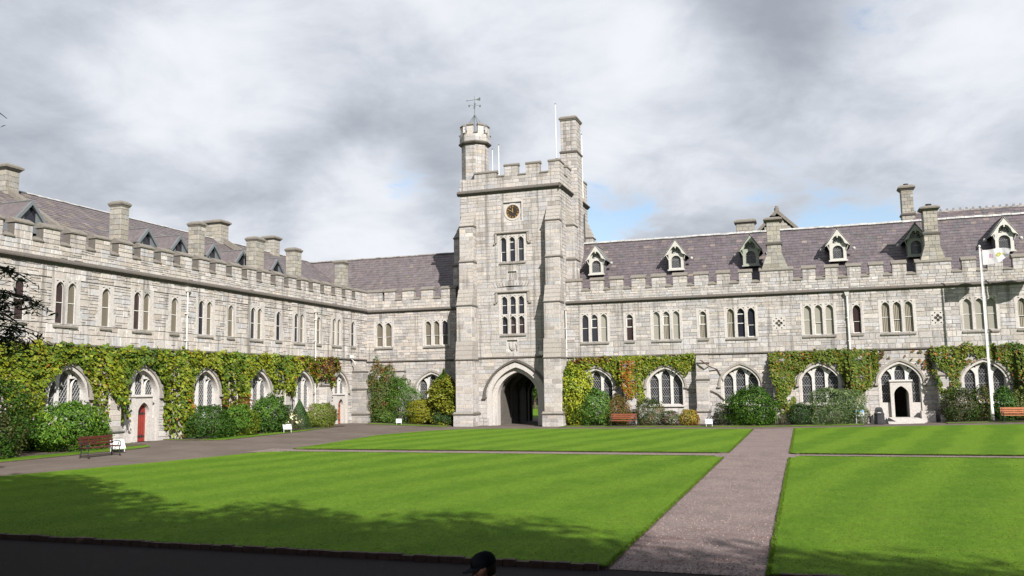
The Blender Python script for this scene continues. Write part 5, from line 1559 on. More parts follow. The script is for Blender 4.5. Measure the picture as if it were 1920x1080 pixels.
# ================================================================== CREEPERS
GY = (.185, .205, .016); GD = (.070, .120, .016); GL = (.130, .180, .018); OR = (.27, .105, .018); RD = (.10, .048, .020); YL = (.24, .22, .028)
def in_arch(u, v, wins, e=.02, ev=.0):
    r = np.zeros(len(u), bool)
    for (c, hw, v0, vs, va, dr) in wins:
        t = np.clip(np.abs(u-c)/(hw+.30+e), 0, 1)
        top = vs+(va+.32+ev-vs)*(.24*(1-t)+.76*np.sqrt(1-t*t))
        lo = -1 if dr else v0-.35
        r |= (np.abs(u-c) < hw+.30+e) & (v < np.where(t < 1, top, 0)) & (v > lo)
    return r
def creeper(name, label, d, plane, u0, u1, v1, n, lowf, wins, colf, butts=(), thick=.34, seed=1, topn=.16, gapf=None, size=.165, group=None):
    u = NR.uniform(u0, u1, n); v = NR.uniform(.1, v1+.3, n)
    Q = np.stack([u, v, np.zeros(n)], 1)
    top = v1+topn*vnoise(Q*[1, 0, 0], 2.2, seed)+.08*vnoise(Q*[1, 0, 0], 7, seed+1)
    lo = lowf(u)+.36*vnoise(Q*[1, 0, 0], 2.6, seed+2)+.20*vnoise(Q*[1, 0, 0], 8, seed+3)
    keep = (v < top) & (v > lo) & (NR.random(n) < np.clip((v-lo)/.45, .25, 1)) & (NR.random(n) < np.clip((top-v)/.2, .35, 1))
    e = .08+.14*vnoise(Q, 2.0, seed+4)
    keep &= ~in_arch(u+.05*NR.normal(size=n), v+.05*NR.normal(size=n), wins, e)
    if gapf is not None: keep &= gapf(u, v)
    u, v, Q = u[keep], v[keep], Q[keep]; n = len(u)
    lump = thick*(.60+.40*vnoise(Q, 1.9, seed+6)+.28*vnoise(Q, 5.0, seed+7))
    wb = np.zeros(n)
    for c, hw, pr in butts:
        p = np.interp(v, [0, 1, 3.3, 4.5, 5.1], [pr, pr*.95, pr*.75, pr*.4, .1])
        wb = np.where(np.abs(u-c) < hw+.12, p, wb)
        side = (np.abs(u-c) >= hw+.12) & (np.abs(u-c) < hw+.38); wb = np.where(side, p*NR.random(n), wb)
    w = wb+.03+np.clip(lump, .04, 1)*NR.random(n)**.6
    fr = {'E': lambda: np.stack([plane+w, u, v], 1), 'S': lambda: np.stack([u, plane-w, v], 1)}[d]
    P = fr(); nn = np.array([1, 0, .45]) if d == 'E' else np.array([0, -1, .45])
    gx = vnoise(Q+np.array([.05, 0, 0]), 2.4, seed+6)-vnoise(Q-np.array([.05, 0, 0]), 2.4, seed+6)
    Nn = np.tile(nn, (n, 1)).astype(float)
    Nn[:, 1 if d == 'E' else 0] += -gx*1.6
    cols = colf(u, v, Q, n)
    root = empty(name, (plane if d == 'E' else (u0+u1)/2, plane if d == 'S' else (u0+u1)/2, .3), label, 'climbing plant', group)
    o = leaf_mesh('foliage', P-np.array(root.location), Nn, size*NR.uniform(.6, 1.3, n), cols, .95, root, jit=.42)
    m = MB(); fr2 = frame(plane, plane, d)
    for k in range(int((u1-u0)/1.6)):
        uu = u0+.8+k*1.6+R.uniform(-.4, .4); l0 = float(lowf(np.array([uu]))[0])
        if bool(in_arch(np.array([uu]), np.array([2.0]), wins)[0]): continue
        m.tube([fr2(uu, .05, .15), fr2(uu+R.uniform(-.3, .3), .06, 1.8), fr2(uu+R.uniform(-.6, .6), .05, 3.6), fr2(uu+R.uniform(-.9, .9), .05, min(5.0, v1-.2))], [.035, .03, .02, .01], 5)
    if m.v:
        s_ = m.build('stem', M['bark']); s_.parent = root; s_.location = -root.location
    return root
def colmix(n, parts):
    """parts: list of (weight array, colour)"""
    Wt_ = np.stack([np.clip(p[0]+NR.normal(0, .22, n), .0, None) for p in parts], 1)
    k = Wt_.argmax(1); out = np.zeros((n, 3))
    for i, p in enumerate(parts):
        c = mixcol(p[1], n, .2, .08); out = np.where((k == i)[:, None], c, out)
    return out
def wing_col(u, v, Q, n):
    yel = .55+.35*vnoise(Q, 1.1, 40); dk = .45-.5*vnoise(Q, .8, 41)+np.where((u > 36) & (u < 39.5), .35, 0)+np.where(u < 30, .15, 0)
    red = .1+.72*np.exp(-((u-58.3)/1.5)**2)*1.0+np.where((u > 45.2) & (u < 48.2) & (v < 2.6), .85, 0)+np.where((u > 42) & (u < 43) & (v < 2.4), .55, 0)+np.where((u > 53) & (v > 3.6), .45, 0)
    orr = .1+.9*np.exp(-((u-42.4)/.8)**2)*(v < 3.4)+.8*np.exp(-((u-47)/1.3)**2)*(v < 2.8)+.45*(u > 53)
    return colmix(n, [(np.full(n, .62), GL), (yel, GY), (dk, GD), (red*.9, RD), (orr*.85, OR), (np.full(n, .28), YL)])
def pwv(pts):
    a = np.array(pts); return lambda x: np.interp(x, a[:, 0], a[:, 1])
wins_w = [(y, hw, v0, vs, va, dr) for y, hw, v0, vs, va, dr in gwin]
creeper('wall_creeper', 'thick green and yellow creeper on the left wing, turning red at its far end', 'E', XE, 18.3, 59.9, 5.45, 62000,
        pwv([(18, .3), (35.3, .4), (35.6, 2.3), (36.8, 2.2), (36.9, .95), (37.35, 1.0), (37.4, 2.9), (40.2, 2.9), (40.3, 1.4), (40.8, .5), (42.3, .4), (42.9, 1.6), (45.4, 1.5), (46, 1.2), (47.9, 1.3), (48.2, 2.6), (50.8, 2.9), (51.2, 2.5), (53.5, 2.9), (56.0, 3.2), (56.6, 3.5), (58.3, 2.9), (59.4, 3.1), (60, 3.9)]),
        wins_w, wing_col, [(y, .4, .8) for y in (36.15, 41.42, 46.72, 52.1, 57.5)], seed=3, thick=.42, size=.185)
def rc1(u, v, Q, n):
    return colmix(n, [(np.full(n, .58), GL), (.6+.3*vnoise(Q, 1.3, 50), GY), (.4-.4*vnoise(Q, 1.0, 51), GD), (np.where((u < -13.8) & (v > 4.6), .75, .05)+np.where((u < -12.3) & (u > -13.3) & (v < 3.8), .5, 0), RD), (np.exp(-((u+12.4)/.9)**2)*.95*(v < 4.8)+np.where((u < -14.5) & (v > 4.7), .5, 0), OR), (np.full(n, .25), YL)])
winsR = gR
creeper('wall_creeper', 'green creeper with orange leaves over the two leaded windows beside the tower', 'S', YS, -17.1, -7.45, 5.15, 21000,
        pwv([(-17.2, .4), (-16.6, .5), (-16.4, 3), (-13.6, 3.6), (-13.5, 2.6), (-13.1, 2.9), (-12.6, 2.5), (-12.1, 1.7), (-11.5, 1.6), (-11.2, 2.3), (-11.1, 3.0), (-8.2, 3.2), (-7.9, 3.6), (-7.4, 4.2)]), winsR, rc1, [(-12.25, .43, .9)], seed=11, size=.15)
def rc2(u, v, Q, n):
    return colmix(n, [(np.full(n, .62), (.11, .14, .02)), (.5+.35*vnoise(Q, 1.3, 60), (.14, .175, .022)), (.5-.4*vnoise(Q, 1.0, 61), GD), (.15+.35*vnoise(Q, 1.8, 62), RD), (.22+.3*vnoise(Q, 2.1, 63), OR)])
creeper('wall_creeper', 'olive green creeper framing the leaded window left of the open doorway', 'S', YS, -2.25, 4.95, 5.18, 17000,
        pwv([(-2.3, 3.9), (-2.0, 3.0), (-1.7, 1.1), (-1.0, .5), (-.5, .6), (-.2, 3), (2.4, 3), (2.6, 2.6), (3.0, 2.2), (3.8, 1.8), (4.3, 2.2), (4.9, 3.3)]), winsR, rc2, [(-1.6, .43, .9), (3.62, .43, .9)], seed=21, size=.15,
        gapf=lambda u, v: (vnoise(np.stack([u, v, u*0], 1), 2.4, 77) > -.55) | (u > 2.3))
creeper('wall_creeper', 'sparse reddish creeper strands above the open doorway', 'S', YS, 4.9, 8.3, 5.1, 5200, pwv([(4.9, 3.6), (5.5, 4.2), (7, 4.2), (8.3, 3.2)]), winsR,
        lambda u, v, Q, n: colmix(n, [(np.full(n, .5), GD), (np.full(n, .55), RD), (np.full(n, .4), (.10, .07, .04)), (np.full(n, .35), OR)]), seed=31, size=.13, thick=.2,
        gapf=lambda u, v: vnoise(np.stack([u, v, u*0], 1), 2.6, 78) > .12)
creeper('wall_creeper', 'dark green creeper behind the flagpole at the right end of the range', 'S', YS, 8.2, 21.5, 5.32, 24000,
        pwv([(8.2, 3.3), (8.6, 2.0), (9.6, 1.6), (10, 2.2), (10.1, 3), (12.8, 3), (13.0, 1.2), (14.5, 1.0), (15, 2), (22, 1.5)]), winsR, rc2, [(8.95, .43, .9), (14.1, .43, .9)], seed=41, size=.15,
        gapf=lambda u, v: (vnoise(np.stack([u, v, u*0], 1), 1.9, 79) > -.30) | (u > 12.4) | (v > 4.7))
# ================================================================== SHRUBS
DG = (.038, .090, .012); MG = (.070, .150, .016); BG = (.125, .215, .020); YG = (.15, .19, .022); OL = (.075, .085, .030); GG = (.10, .15, .055)
S_ = shrub
S_('flowering_shrub', 'tall dark shrub with pale pink blossoms at the left edge of the picture', 'shrub', -33.1, 28.1, 2.3, 4.0, 3.3, DG, 9000, .12, base2=OL, mix2=.3, flowers=((.50, .40, .44), 60, .07))
S_('flowering_shrub', 'dark green shrub outside the left edge, next along the wing bed', 'shrub', -32.9, 24.2, 2.4, 4.0, 3.3, DG, 5000, .12)
S_('rhododendron', 'broad glossy green rhododendron behind the dark red bench', 'shrub', -33.2, 32.6, 2.1, 3.9, 2.1, MG, 9500, .15, .42, base2=BG, mix2=.25)
S_('laurel_bush', 'rounded dark green bush right of the red door', 'shrub', -33.1, 42.7, 2.0, 3.2, 1.85, DG, 7000, .10)
S_('spotted_laurel', 'yellowish green bush leaning on the darker one right of the red door', 'shrub', -33.1, 45.3, 2.0, 3.2, 1.7, YG, 6000, .12, base2=MG, mix2=.5)
S_('holly_bush', 'tall dark glossy holly between two windows of the left wing', 'shrub', -33.2, 48.8, 2.1, 3.5, 2.15, DG, 9500, .13, .5, base2=MG, mix2=.3)
S_('rose_bush', 'low bush of cream roses behind the small white sign at the wing', 'shrub', -32.6, 50.5, 1.1, 1.6, 1.25, OL, 900, .09, flowers=((.80, .74, .50), 34, .10))
S_('dwarf_conifer', 'small pointed green conifer below the wing window', 'shrub', -33.2, 52.4, 1.6, 2.4, 2.0, (.045, .095, .028), 7000, .10, .25, 'cone', jit=.3)
S_('broom_bush', 'loose straw green broom left of the orange wooden door', 'shrub', -33.2, 55.3, 1.5, 3.4, 1.6, (.14, .19, .030), 8000, .15, .22, base2=(.17, .13, .04), mix2=.25, jit=.4)
S_('tall_shrub', 'tallest shrub in the inner corner, bronze at the top', 'shrub', -32.4, 63.2, 2.6, 1.9, 4.7, (.085, .135, .025), 9000, .14, .45, base2=(.16, .10, .03), mix2=.35)
S_('cherry_laurel', 'wide green laurel right of the tall corner shrub', 'shrub', -30.7, 63.2, 3.3, 1.9, 3.55, (.065, .14, .022), 11000, .12, .35, base2=MG, mix2=.3)
S_('skimmia_bush', 'small light green shrub at the foot of the tall corner shrub', 'shrub', -31.9, 62.6, 1.9, .9, 1.05, (.09, .15, .03), 2600, .13, .5)
S_('golden_shrub', 'golden green dome of fine foliage in the middle of the bed left of the tower', 'shrub', -28.85, 62.85, 2.3, 1.5, 1.85, (.24, .235, .020), 11000, .12, .25, 'dome', base2=(.10, .12, .02), mix2=.25, jit=.3)
S_('japanese_maple', 'layered yellow green maple against the left foot of the tower', 'shrub', -26.85, 62.9, 3.2, 1.8, 4.1, (.20, .21, .025), 15000, .19, .6, 'tiers', base2=(.08, .14, .02), mix2=.30, stems=7)
S_('low_laurel', 'low dark shrub under the layered maple', 'shrub', -26.8, 62.5, 1.9, 1.0, 1.15, (.045, .085, .028), 3600, .10)
S_('golden_privet', 'tall bright yellow shrub against the right foot of the tower', 'shrub', -16.2, 63.0, 2.4, 1.7, 4.35, (.30, .33, .030), 9500, .15, .7, base2=(.16, .22, .025), mix2=.35)
S_('camellia_bush', 'fresh green shrub with pointed hanging leaves beside the tall yellow one', 'shrub', -14.75, 62.7, 2.7, 1.3, 2.55, (.075, .155, .030), 6500, .17, .40, base2=(.13, .22, .04), mix2=.3)
S_('azalea_bush', 'rusty green azalea behind the middle bench', 'shrub', -13.1, 62.9, 2.0, 1.2, 2.0, (.115, .095, .025), 6500, .09, base2=(.20, .11, .03), mix2=.3)
S_('weigela_bush', 'dark green shrub with rusty tips right of the middle bench', 'shrub', -10.65, 62.8, 1.9, 1.2, 1.95, (.05, .085, .022), 6500, .10, .35, base2=(.15, .12, .03), mix2=.22)
S_('heather_bush', 'low reddish shrub under the leaded window', 'shrub', -9.2, 62.75, 1.3, .9, 1.0, (.11, .065, .045), 2800, .08, base2=(.07, .10, .03), mix2=.4)
S_('spiraea_bush', 'low orange yellow shrub beside the bare stone buttress', 'shrub', -7.9, 62.75, 1.4, .9, 1.05, (.26, .22, .03), 2600, .10, base2=(.30, .14, .03), mix2=.35)
S_('cotoneaster_bush', 'small grey green shrub at the left of the big dark bush', 'shrub', -5.55, 62.95, 1.1, .9, 1.5, (.07, .085, .045), 1800, .09)
S_('escallonia_bush', 'big dense dark green bush under the bare window with arched hood', 'shrub', -3.5, 62.75, 3.3, 1.7, 2.5, DG, 13000, .11, base2=MG, mix2=.35, flowers=((.45, .12, .14), 12, .05))
S_('box_bush', 'small clipped dark round bush left of the grey green hedge', 'shrub', -.3, 62.6, 1.55, 1.1, 1.5, (.035, .075, .02), 6500, .07)
S_('variegated_hedge', 'clipped grey green hedge block left of the doorway', 'shrub', 2.05, 62.75, 3.1, 1.4, 2.15, (.10, .155, .055), 15000, .085, .6, 'box', base2=(.20, .25, .12), mix2=.3, fill=.15)
S_('smoke_bush', 'greyish brown shrub left of the flagpole', 'shrub', 9.55, 62.85, 2.1, 1.3, 2.0, (.07, .075, .035), 6500, .10, base2=(.05, .09, .02), mix2=.4)
S_('orange_shrub', 'shrub with orange tipped leaves directly behind the flagpole', 'shrub', 10.85, 63.0, 1.4, 1.2, 2.0, (.055, .085, .02), 3500, .10, base2=(.26, .17, .04), mix2=.3)
S_('green_shrub', 'leafy green shrub above the orange bench', 'shrub', 12.2, 63.1, 1.4, 1.2, 2.0, (.055, .12, .025), 4000, .13, .5)
S_('yellow_shrub', 'yellowish variegated shrub behind the right end of the orange bench', 'shrub', 13.35, 63.1, 1.5, 1.2, 2.0, (.20, .22, .07), 4500, .10, base2=(.10, .14, .04), mix2=.4)
S_('grass_tuft', 'small pale tuft between the big dark bush and the clipped bush', 'shrub', -1.55, 62.7, .9, .7, .75, (.12, .13, .07), 900, .12, .15, jit=.4)

# ================================================================== TREES
def tree_leaves(root, blobs, n, size, base, aspect=.5, base2=None, jit=.8, name='crown', keep=None):
    P = []; Nn = []
    vol = sum(b[3]*b[4]*b[5] for b in blobs)
    for (x, y, z, a, b, c) in blobs:
        k = int(n*a*b*c/vol)+20
        u = NR.normal(0, 1, (k, 3)); u /= np.linalg.norm(u, axis=1)[:, None]
        r = NR.random(k)**.45*(1+.22*vnoise(u, 3.0, R.randrange(999)))
        P.append(np.array([x, y, z])+u*r[:, None]*np.array([a, b, c])); Nn.append(u)
    P = np.concatenate(P); Nn = np.concatenate(Nn)
    if keep is not None: k = keep(P+np.array(root.location)); P, Nn = P[k], Nn[k]
    cols = mixcol(base, len(P))
    if base2 is not None: q = vnoise(P, 1.2, 5) > .2; cols = np.where(q[:, None], mixcol(base2, len(P)), cols)
    return leaf_mesh(name, P, Nn, size*NR.uniform(.6, 1.4, len(P)), cols, aspect, root, jit=jit)
def big_tree(label, x, y, h, r, zc, seed, n=9000):
    rr = random.Random(seed)
    root = empty('broadleaf_tree', (x, y, -.05), label, 'tree')
    m = MB(); m.tube([(0, 0, 0), (.1, 0, zc*.5), (0, .1, zc), (0, 0, h*.92)], [.42, .32, .22, .04], 10)
    blobs = [(0, 0, h*.80, r*.62, r*.62, h*.17)]
    for i in range(11):
        a = rr.uniform(0, 6.28); e = rr.uniform(.35, .8)*r; zz = rr.uniform(zc*.62, h*.82); s = rr.uniform(.30, .48)*r
        blobs.append((math.cos(a)*e, math.sin(a)*e, zz, s, s, s*.75))
        m.tube([(0, 0, zz*.7), (math.cos(a)*e*.5, math.sin(a)*e*.5, zz*.88), (math.cos(a)*e, math.sin(a)*e, zz)], [.14, .09, .03], 6)
    blobs.append((0, 0, (zc+h)/2, r*.8, r*.8, (h-zc)*.62))
    local(m.build('trunk', M['bark']), root)
    tree_leaves(root, blobs, n, .42, DG, base2=MG)
    return root
big_tree('tall leafy tree left of the camera, its crown high above the near lawn', -8.2, 2.6, 19.0, 4.2, 14.0, 1)
big_tree('tall leafy tree just behind the camera, its shade falls on the lawn', -1.8, -1.6, 18.6, 4.3, 12.5, 2)
big_tree('tall leafy tree behind and right of the camera', 4.2, -2.0, 18.2, 4.0, 12.0, 3)
big_tree('tall leafy tree a few steps right of the camera by the road', 10.0, -2.9, 18.6, 4.0, 12.0, 4)
big_tree('tall leafy tree well right of the camera by the road', 16.5, -4.6, 18.2, 4.6, 11.0, 5)
big_tree('tall leafy tree farthest but one on the right behind the camera', 23.0, -5.8, 18.0, 4.8, 11.0, 7)
big_tree('tall leafy tree farthest right behind the camera', 30.0, -6.0, 18.0, 4.8, 11.0, 10)
big_tree('tall leafy tree far left of the camera, nearest the cedar', -14.5, 3.4, 17.6, 4.4, 12.5, 6)
# more shade low down so the road in front of the camera is dark
big_tree('lower bushy tree close behind the camera on the right', 8.5, 3.4-6.5, 11.5, 4.2, 6.5, 8, 6000)
S_('yew_hedge', 'added tall dark hedge far behind the camera, unseen, blocking low sky light', 'hedge', 2, -11, 70, 3, 7.0, (.008, .014, .005), 16000, .6, .6, 'box', z0=-.02, fill=.1)  # unseen hedge, added to keep low sky light off the foreground
big_tree('lower bushy tree close behind the camera on the left', -4.5, -6.0, 12.5, 4.6, 7.0, 9, 6000)
# cedar with drooping twigs, at the left
ced = empty('cedar_tree', (-20.6, 10.6, -.05), 'dark cedar whose drooping branch tips reach in at the left edge', 'tree')
rr = random.Random(12)
m = MB(); m.tube([(0, 0, 0), (.1, 0, 5), (0, .1, 10), (0, 0, 15.5)], [.48, .38, .24, .04], 12); local(m.build('trunk', M['bark']), ced)
bm_ = MB(); CP, CN = [], []
def branch(a, z, L, droop, dens=1.0):
    pts = []; 
    for i in range(9):
        t = i/8; pts.append(Vector((math.cos(a)*L*t, math.sin(a)*L*t, z+.10*L*t-droop*L*t*t)))
    bm_.tube(pts, [.10*(1-t/8)+.012 for t in range(9)], 6)
    d = Vector((math.cos(a), math.sin(a), 0)); s = Vector((-d.y, d.x, 0))
    for i in range(int(34*dens)):
        t = rr.uniform(.22, 1.0); k = min(7, int(t*8)); p = pts[k].lerp(pts[k+1], t*8-k)
        side = rr.choice((-1, 1)); l = (1.15-t*.75)*rr.uniform(.35, 1.0)*L*.30
        q = p+s*side*l+d*l*.6-Vector((0, 0, l*rr.uniform(.15, .5)))
        bm_.tube([p, (p+q)/2+Vector((0, 0, .05)), q], [.022, .014, .006], 4, cap=False)
        k2 = int(26*l/1.2*dens)+6
        tt = NR.random(k2)[:, None]
        c = np.array(p)[None]*(1-tt)+np.array(q)[None]*tt+NR.normal(0, .09, (k2, 3))*[1, 1, .6]
        c[:, 2] -= np.abs(NR.normal(0, .07, k2)); CP.append(c); CN.append(np.tile([0, 0, 1.], (k2, 1)))
for i in range(46):
    z = 3.0+12*(i/46)**.95; L = (6.2*(1-(z-3)/14.5)**.75+.4)*rr.uniform(.75, 1.05); a = i*2.4+rr.uniform(-.3, .3)
    # keep the crown out of the frame on the side facing the lawn
    tip = Vector((-20.6+math.cos(a)*L, 10.6+math.sin(a)*L, 0))
    if tip.y > 0 and tip.x/tip.y > -1.25:
        L *= .70
    branch(a, z, L, rr.uniform(.10, .2))
branch(.34, 5.4, 6.75, .17, 1.2); branch(.44, 5.1, 6.2, .14, 1.1); branch(.30, 4.9, 6.3, .14, 1.2)
branch(.42, 4.5, 6.3, .12, 1.3); branch(.30, 8.7, 5.75, .06, .5); branch(.5, 4.2, 6.0, .10, 1.3); branch(.38, 5.9, 6.3, .16, 1.2)
local(bm_.build('branch', M['bark']), ced)
CP = np.concatenate(CP); CN = np.concatenate(CN)
leaf_mesh('crown', CP, CN, .17*NR.uniform(.6, 1.4, len(CP)), mixcol((.022, .036, .018), len(CP)), .22, ced, jit=.6)
blobs = [(-.8, -.6, 6, 3.2, 3.2, 2.0), (-.6, -.3, 9, 2.6, 2.6, 2.0), (0, 0, 12, 1.6, 1.6, 2.0)]
tree_leaves(ced, blobs, 7000, .35, (.022, .036, .018), name='inner_crown')
# seen through the gateway
at_ = empty('garden_tree', (-32.0, 104, 0), 'round green tree seen through the tower gateway', 'tree')
m = MB(); m.tube([(0, 0, 0), (0, 0, 2.2), (.2, 0, 4)], [.22, .16, .05], 8); local(m.build('trunk', M['bark']), at_)
tree_leaves(at_, [(0, 0, 4.0, 3.0, 3.0, 2.4), (-1.2, -.5, 3.0, 1.8, 1.8, 1.5), (1.3, 0, 3.2, 1.6, 1.6, 1.4)], 9000, .24, (.06, .12, .02), base2=(.10, .17, .03))
for i, (x, y, lab) in enumerate(((-40, 118, 'dark hedge mass seen far beyond the gateway, left part'), (-33, 119, 'dark hedge mass seen far beyond the gateway, middle part'), (-26, 118, 'dark hedge mass seen far beyond the gateway, right part'))):
    S_('yew_hedge', lab, 'hedge', x, y, 8.5, 3, 5.5, (.012, .022, .008), 5200, .45, .6, 'box', z0=-.02, fill=.1)
m = MB(); m.tube([(-28.3, 90, -.05), (-28.3, 90, 1.72)], .06, 8); sp_ = tag(m.build('signpost', M['paint_white']), 'white fingerpost on the grass seen through the gateway', 'sign')
m = MB(); m.box(-29.2, -28.2, 89.95, 90.05, 1.50, 1.68); m.prism([(-29.2, 1.50), (-29.2, 1.68), (-29.32, 1.59)], 89.95, 90.05, lambda p, q, u: (p, u, q)); attach_obj(m.build('finger_board', M['paint_white']), sp_)
m = MB(); m.box(-28.55, -28.2, 89.9, 89.95, 1.2, 1.36); attach_obj(m.build('name_plate', M['paint_white']), sp_)
struct(sheet('garden_path', lambda y: -27, lambda y: -19, 74, 79, .01, 'asphalt', 1, 3))

# ================================================================== FLAGPOLES AND FLAGS
def flagpole(x, y, z0, z1, lab):
    root = empty('flagpole', (x, y, z0), lab, 'flagpole', 'white flagpoles by the right hand range')
    h = z1-z0
    m = MB(); m.tube([(0, 0, 0), (0, 0, .9), (0, 0, .92), (0, 0, h)], [.105, .10, .085, .045], 12); local(m.build('pole', M['paint_white'], None, True), root)
    m = MB(); m.lathe([(.02, h), (.08, h+.02), (.09, h+.08), (.05, h+.14), (.01, h+.16)], 0, 0, 12); local(m.build('finial', M['paint_white']), root)
    m = MB(); m.lathe([(.30, -.10), (.30, .03), (.14, .08), (.11, .12)], 0, 0, 14); local(m.build('base', M['iron']), root)
    m = MB(); m.tube([(.10, -.03, 1.2), (.12, -.03, h*.6), (.07, -.02, h-.05)], .008, 4); m.box(.08, .14, -.05, .0, 1.15, 1.3); local(m.build('halyard', M['paint_white']), root)
    return root
flagpole(11.28, 62.15, g(11.28, 62.15)+.02, 11.5, 'white flagpole flying the pale emblem flag beside the orange bench')
flagpole(13.95, 62.15, g(14, 62.15)+.02, 11.55, 'white flagpole at the right edge flying the dark green flag')
def flag_mat(name, base, emblem=False):
    m, T, b, o = newmat(name)
    c = attr(T)
    T.l(c, b.inputs['Base Color']); b.inputs['Roughness'].default_value = .7
    tr = T.n('ShaderNodeBsdfTranslucent'); T.l(c, tr.inputs[0]); mx = T.n('ShaderNodeMixShader'); mx.inputs[0].default_value = .4
    T.l(b.outputs[0], mx.inputs[1]); T.l(tr.outputs[0], mx.inputs[2]); T.l(mx.outputs[0], o.inputs[0])
    return m
def flag(name, lab, x, y, z1, L, H, colf, seed):
    m = MB(); nx, nz = 48, 28; P = []
    for i in range(nx+1):
        s = i/nx
        for j in range(nz+1):
            t = j/nz
            wv = .16*s*math.sin(s*9+t*1.3+seed)+.05*math.sin(s*17+t*4)*s
            hh = H*(1-.50*max(0, s-.62)/.38*(1 if t < .5 else .55)) if s > .62 else H
            top = z1-.05-.02*math.sin(s*7)+.10*s-.32*max(0, s-.75)**1.2*1.5
            zz = top-(1-t)*hh*.98
            P.append((x+.12+L*s*(1-.08*(1-t))+.03*math.sin(t*9)*s, y-.02+wv, zz))
    for i in range(nx):
        for j in range(nz):
            s, t = (i+.5)/nx, (j+.5)/nz; w = nz+1
            m.add([P[i*w+j], P[(i+1)*w+j], P[(i+1)*w+j+1], P[i*w+j+1]], [(0, 1, 2, 3)], 0, colf(s, t))
    return tag(m.build(name, flag_mat(name+'_cloth', None), None, True), lab, 'flag')
def fcol(s, t):
    c = (.72, .71, .74)
    if .26 < s < .32 and .42 < t < .70 or (.33 < s < .37 and .40 < t < .66): c = (.50, .26, .40)
    d = math.hypot((s-.60)*1.5, t-.55)
    if d < .17: c = (.34, .36, .10) if d > .07 else (.55, .45, .14)
    if .70 < s < .84 and .46 < t < .62: c = (.66, .63, .33)
    return c
flag('flag', 'pale flag with faded pink letters and a green gold emblem, on the first pole', 11.30, 62.15, 11.36, 1.62, .98, fcol, 0)
flag('flag', 'dark green flag blowing right from the second pole', 13.97, 62.15, 11.45, 2.1, 1.3, lambda s, t: (.02, .10, .04), 2)

# ================================================================== BENCHES, SIGNS, BIN
def bench(label, x, y, rz, mat, L=1.8):
    root = empty('park_bench', (x, y, g(x, y)), label, 'bench', 'slatted park benches around the lawn', rz)
    # local: seat faces -y
    def slat(name, y0, y1, z0, z1, tilt=0):
        m = MB(); m.box(-L/2, L/2, y0, y1, z0, z1)
        return local(m.build(name, M[mat], None, False, .006), root)
    for k in range(4): slat('seat_slat', -.24+k*.115, -.24+k*.115+.095, .43+.006*k, .455+.006*k)
    for z0, z1, yy in ((.55, .64, .225), (.67, .77, .25), (.80, .93, .28)):
        slat('back_slat', yy, yy+.028, z0, z1)
    for s in (-1, 1):
        m = MB(); X = s*(L/2-.09)
        def tb(pts, r): m.tube([(X, a, b) for a, b in pts], r, 6)
        tb([(-.27, 0), (-.24, .12), (-.20, .25), (-.25, .42)], .022); tb([(.24, 0), (.20, .15), (.17, .30), (.20, .45), (.27, .75), (.31, .95)], .022)
        tb([(-.25, .42), (-.05, .415), (.20, .43)], .020); tb([(-.25, .42), (-.29, .56), (-.24, .66), (-.05, .67), (.15, .64), (.25, .66)], .020)
        tb([(-.22, .20), (-.10, .27), (.0, .20), (.10, .27), (.19, .20)], .014)
        tb([(-.20, .63), (-.14, .53), (-.20, .48)], .012)
        c = [(-.12+.06*math.cos(t), .55+.06*math.sin(t)) for t in np.linspace(0, 6.28, 10)]; tb(c, .010)
        c = [(.02+.05*math.cos(t), .33+.05*math.sin(t)) for t in np.linspace(0, 6.28, 10)]; tb(c, .010)
        m.box(X-.03, X+.03, -.31, -.22, 0, .03); m.box(X-.03, X+.03, .20, .29, 0, .03)
        local(m.build('bench_end', M['iron']), root)
    return root
bench('dark red slatted bench with black scrolled ends in front of the glossy shrub', -30.05, 31.25, math.pi/2, 'bench_red', 2.0)
bench('reddish slatted bench at the verge right of the tower', -12.35, 61.45, 0, 'bench_orange', 1.85)
bench('orange brown slatted bench at the right edge beside the flagpole', 12.62, 61.3, 0, 'bench_bright', 2.0)
def lectern_sign(label, x, y, rz, w=.72, d=.55, h0=.30, h1=.62):
    w, d, h0, h1 = w*.78, d*.8, h0*.75, h1*.85
    root = empty('low_sign', (x, y, g(x, y)+.04), label, 'sign', 'small white tilted signs on the verges', rz)
    m = MB()
    m.add([(-w/2, -d/2, h0), (w/2, -d/2, h0), (w/2, d/2, h1), (-w/2, d/2, h1), (-w/2, -d/2+.015, h0-.03), (w/2, -d/2+.015, h0-.03), (w/2, d/2+.015, h1-.03), (-w/2, d/2+.015, h1-.03)], [(0, 1, 2, 3), (4, 7, 6, 5), (0, 4, 5, 1), (1, 5, 6, 2), (2, 6, 7, 3), (3, 7, 4, 0)])
    local(m.build('sign_board', M['sign_white']), root)
    for s in (-1, 1):
        m = MB(); m.tube([(s*w*.42, -d*.38, 0), (s*w*.42, -d*.40, h0+.03)], .022, 8); m.tube([(s*w*.42, d*.40, 0), (s*w*.42, d*.42, h1-.06)], .022, 8); local(m.build('leg', M['sign_white']), root)
    return root
lectern_sign('white tilted sign board just beyond the dark red bench', -30.9, 33.2, .95, .80, .62, .22, .66)
lectern_sign('white tilted sign board in front of the cream roses by the left wing', -31.95, 49.0, .7, .70, .55)
lectern_sign('smallest white tilted sign, below the shrubs left of the tower', -30.15, 61.7, .5, .55, .45, .18, .5)
lectern_sign('white tilted sign board at the foot of the lone stone buttress', -6.35, 61.55, 0.15, .62, .45, .25, .60)
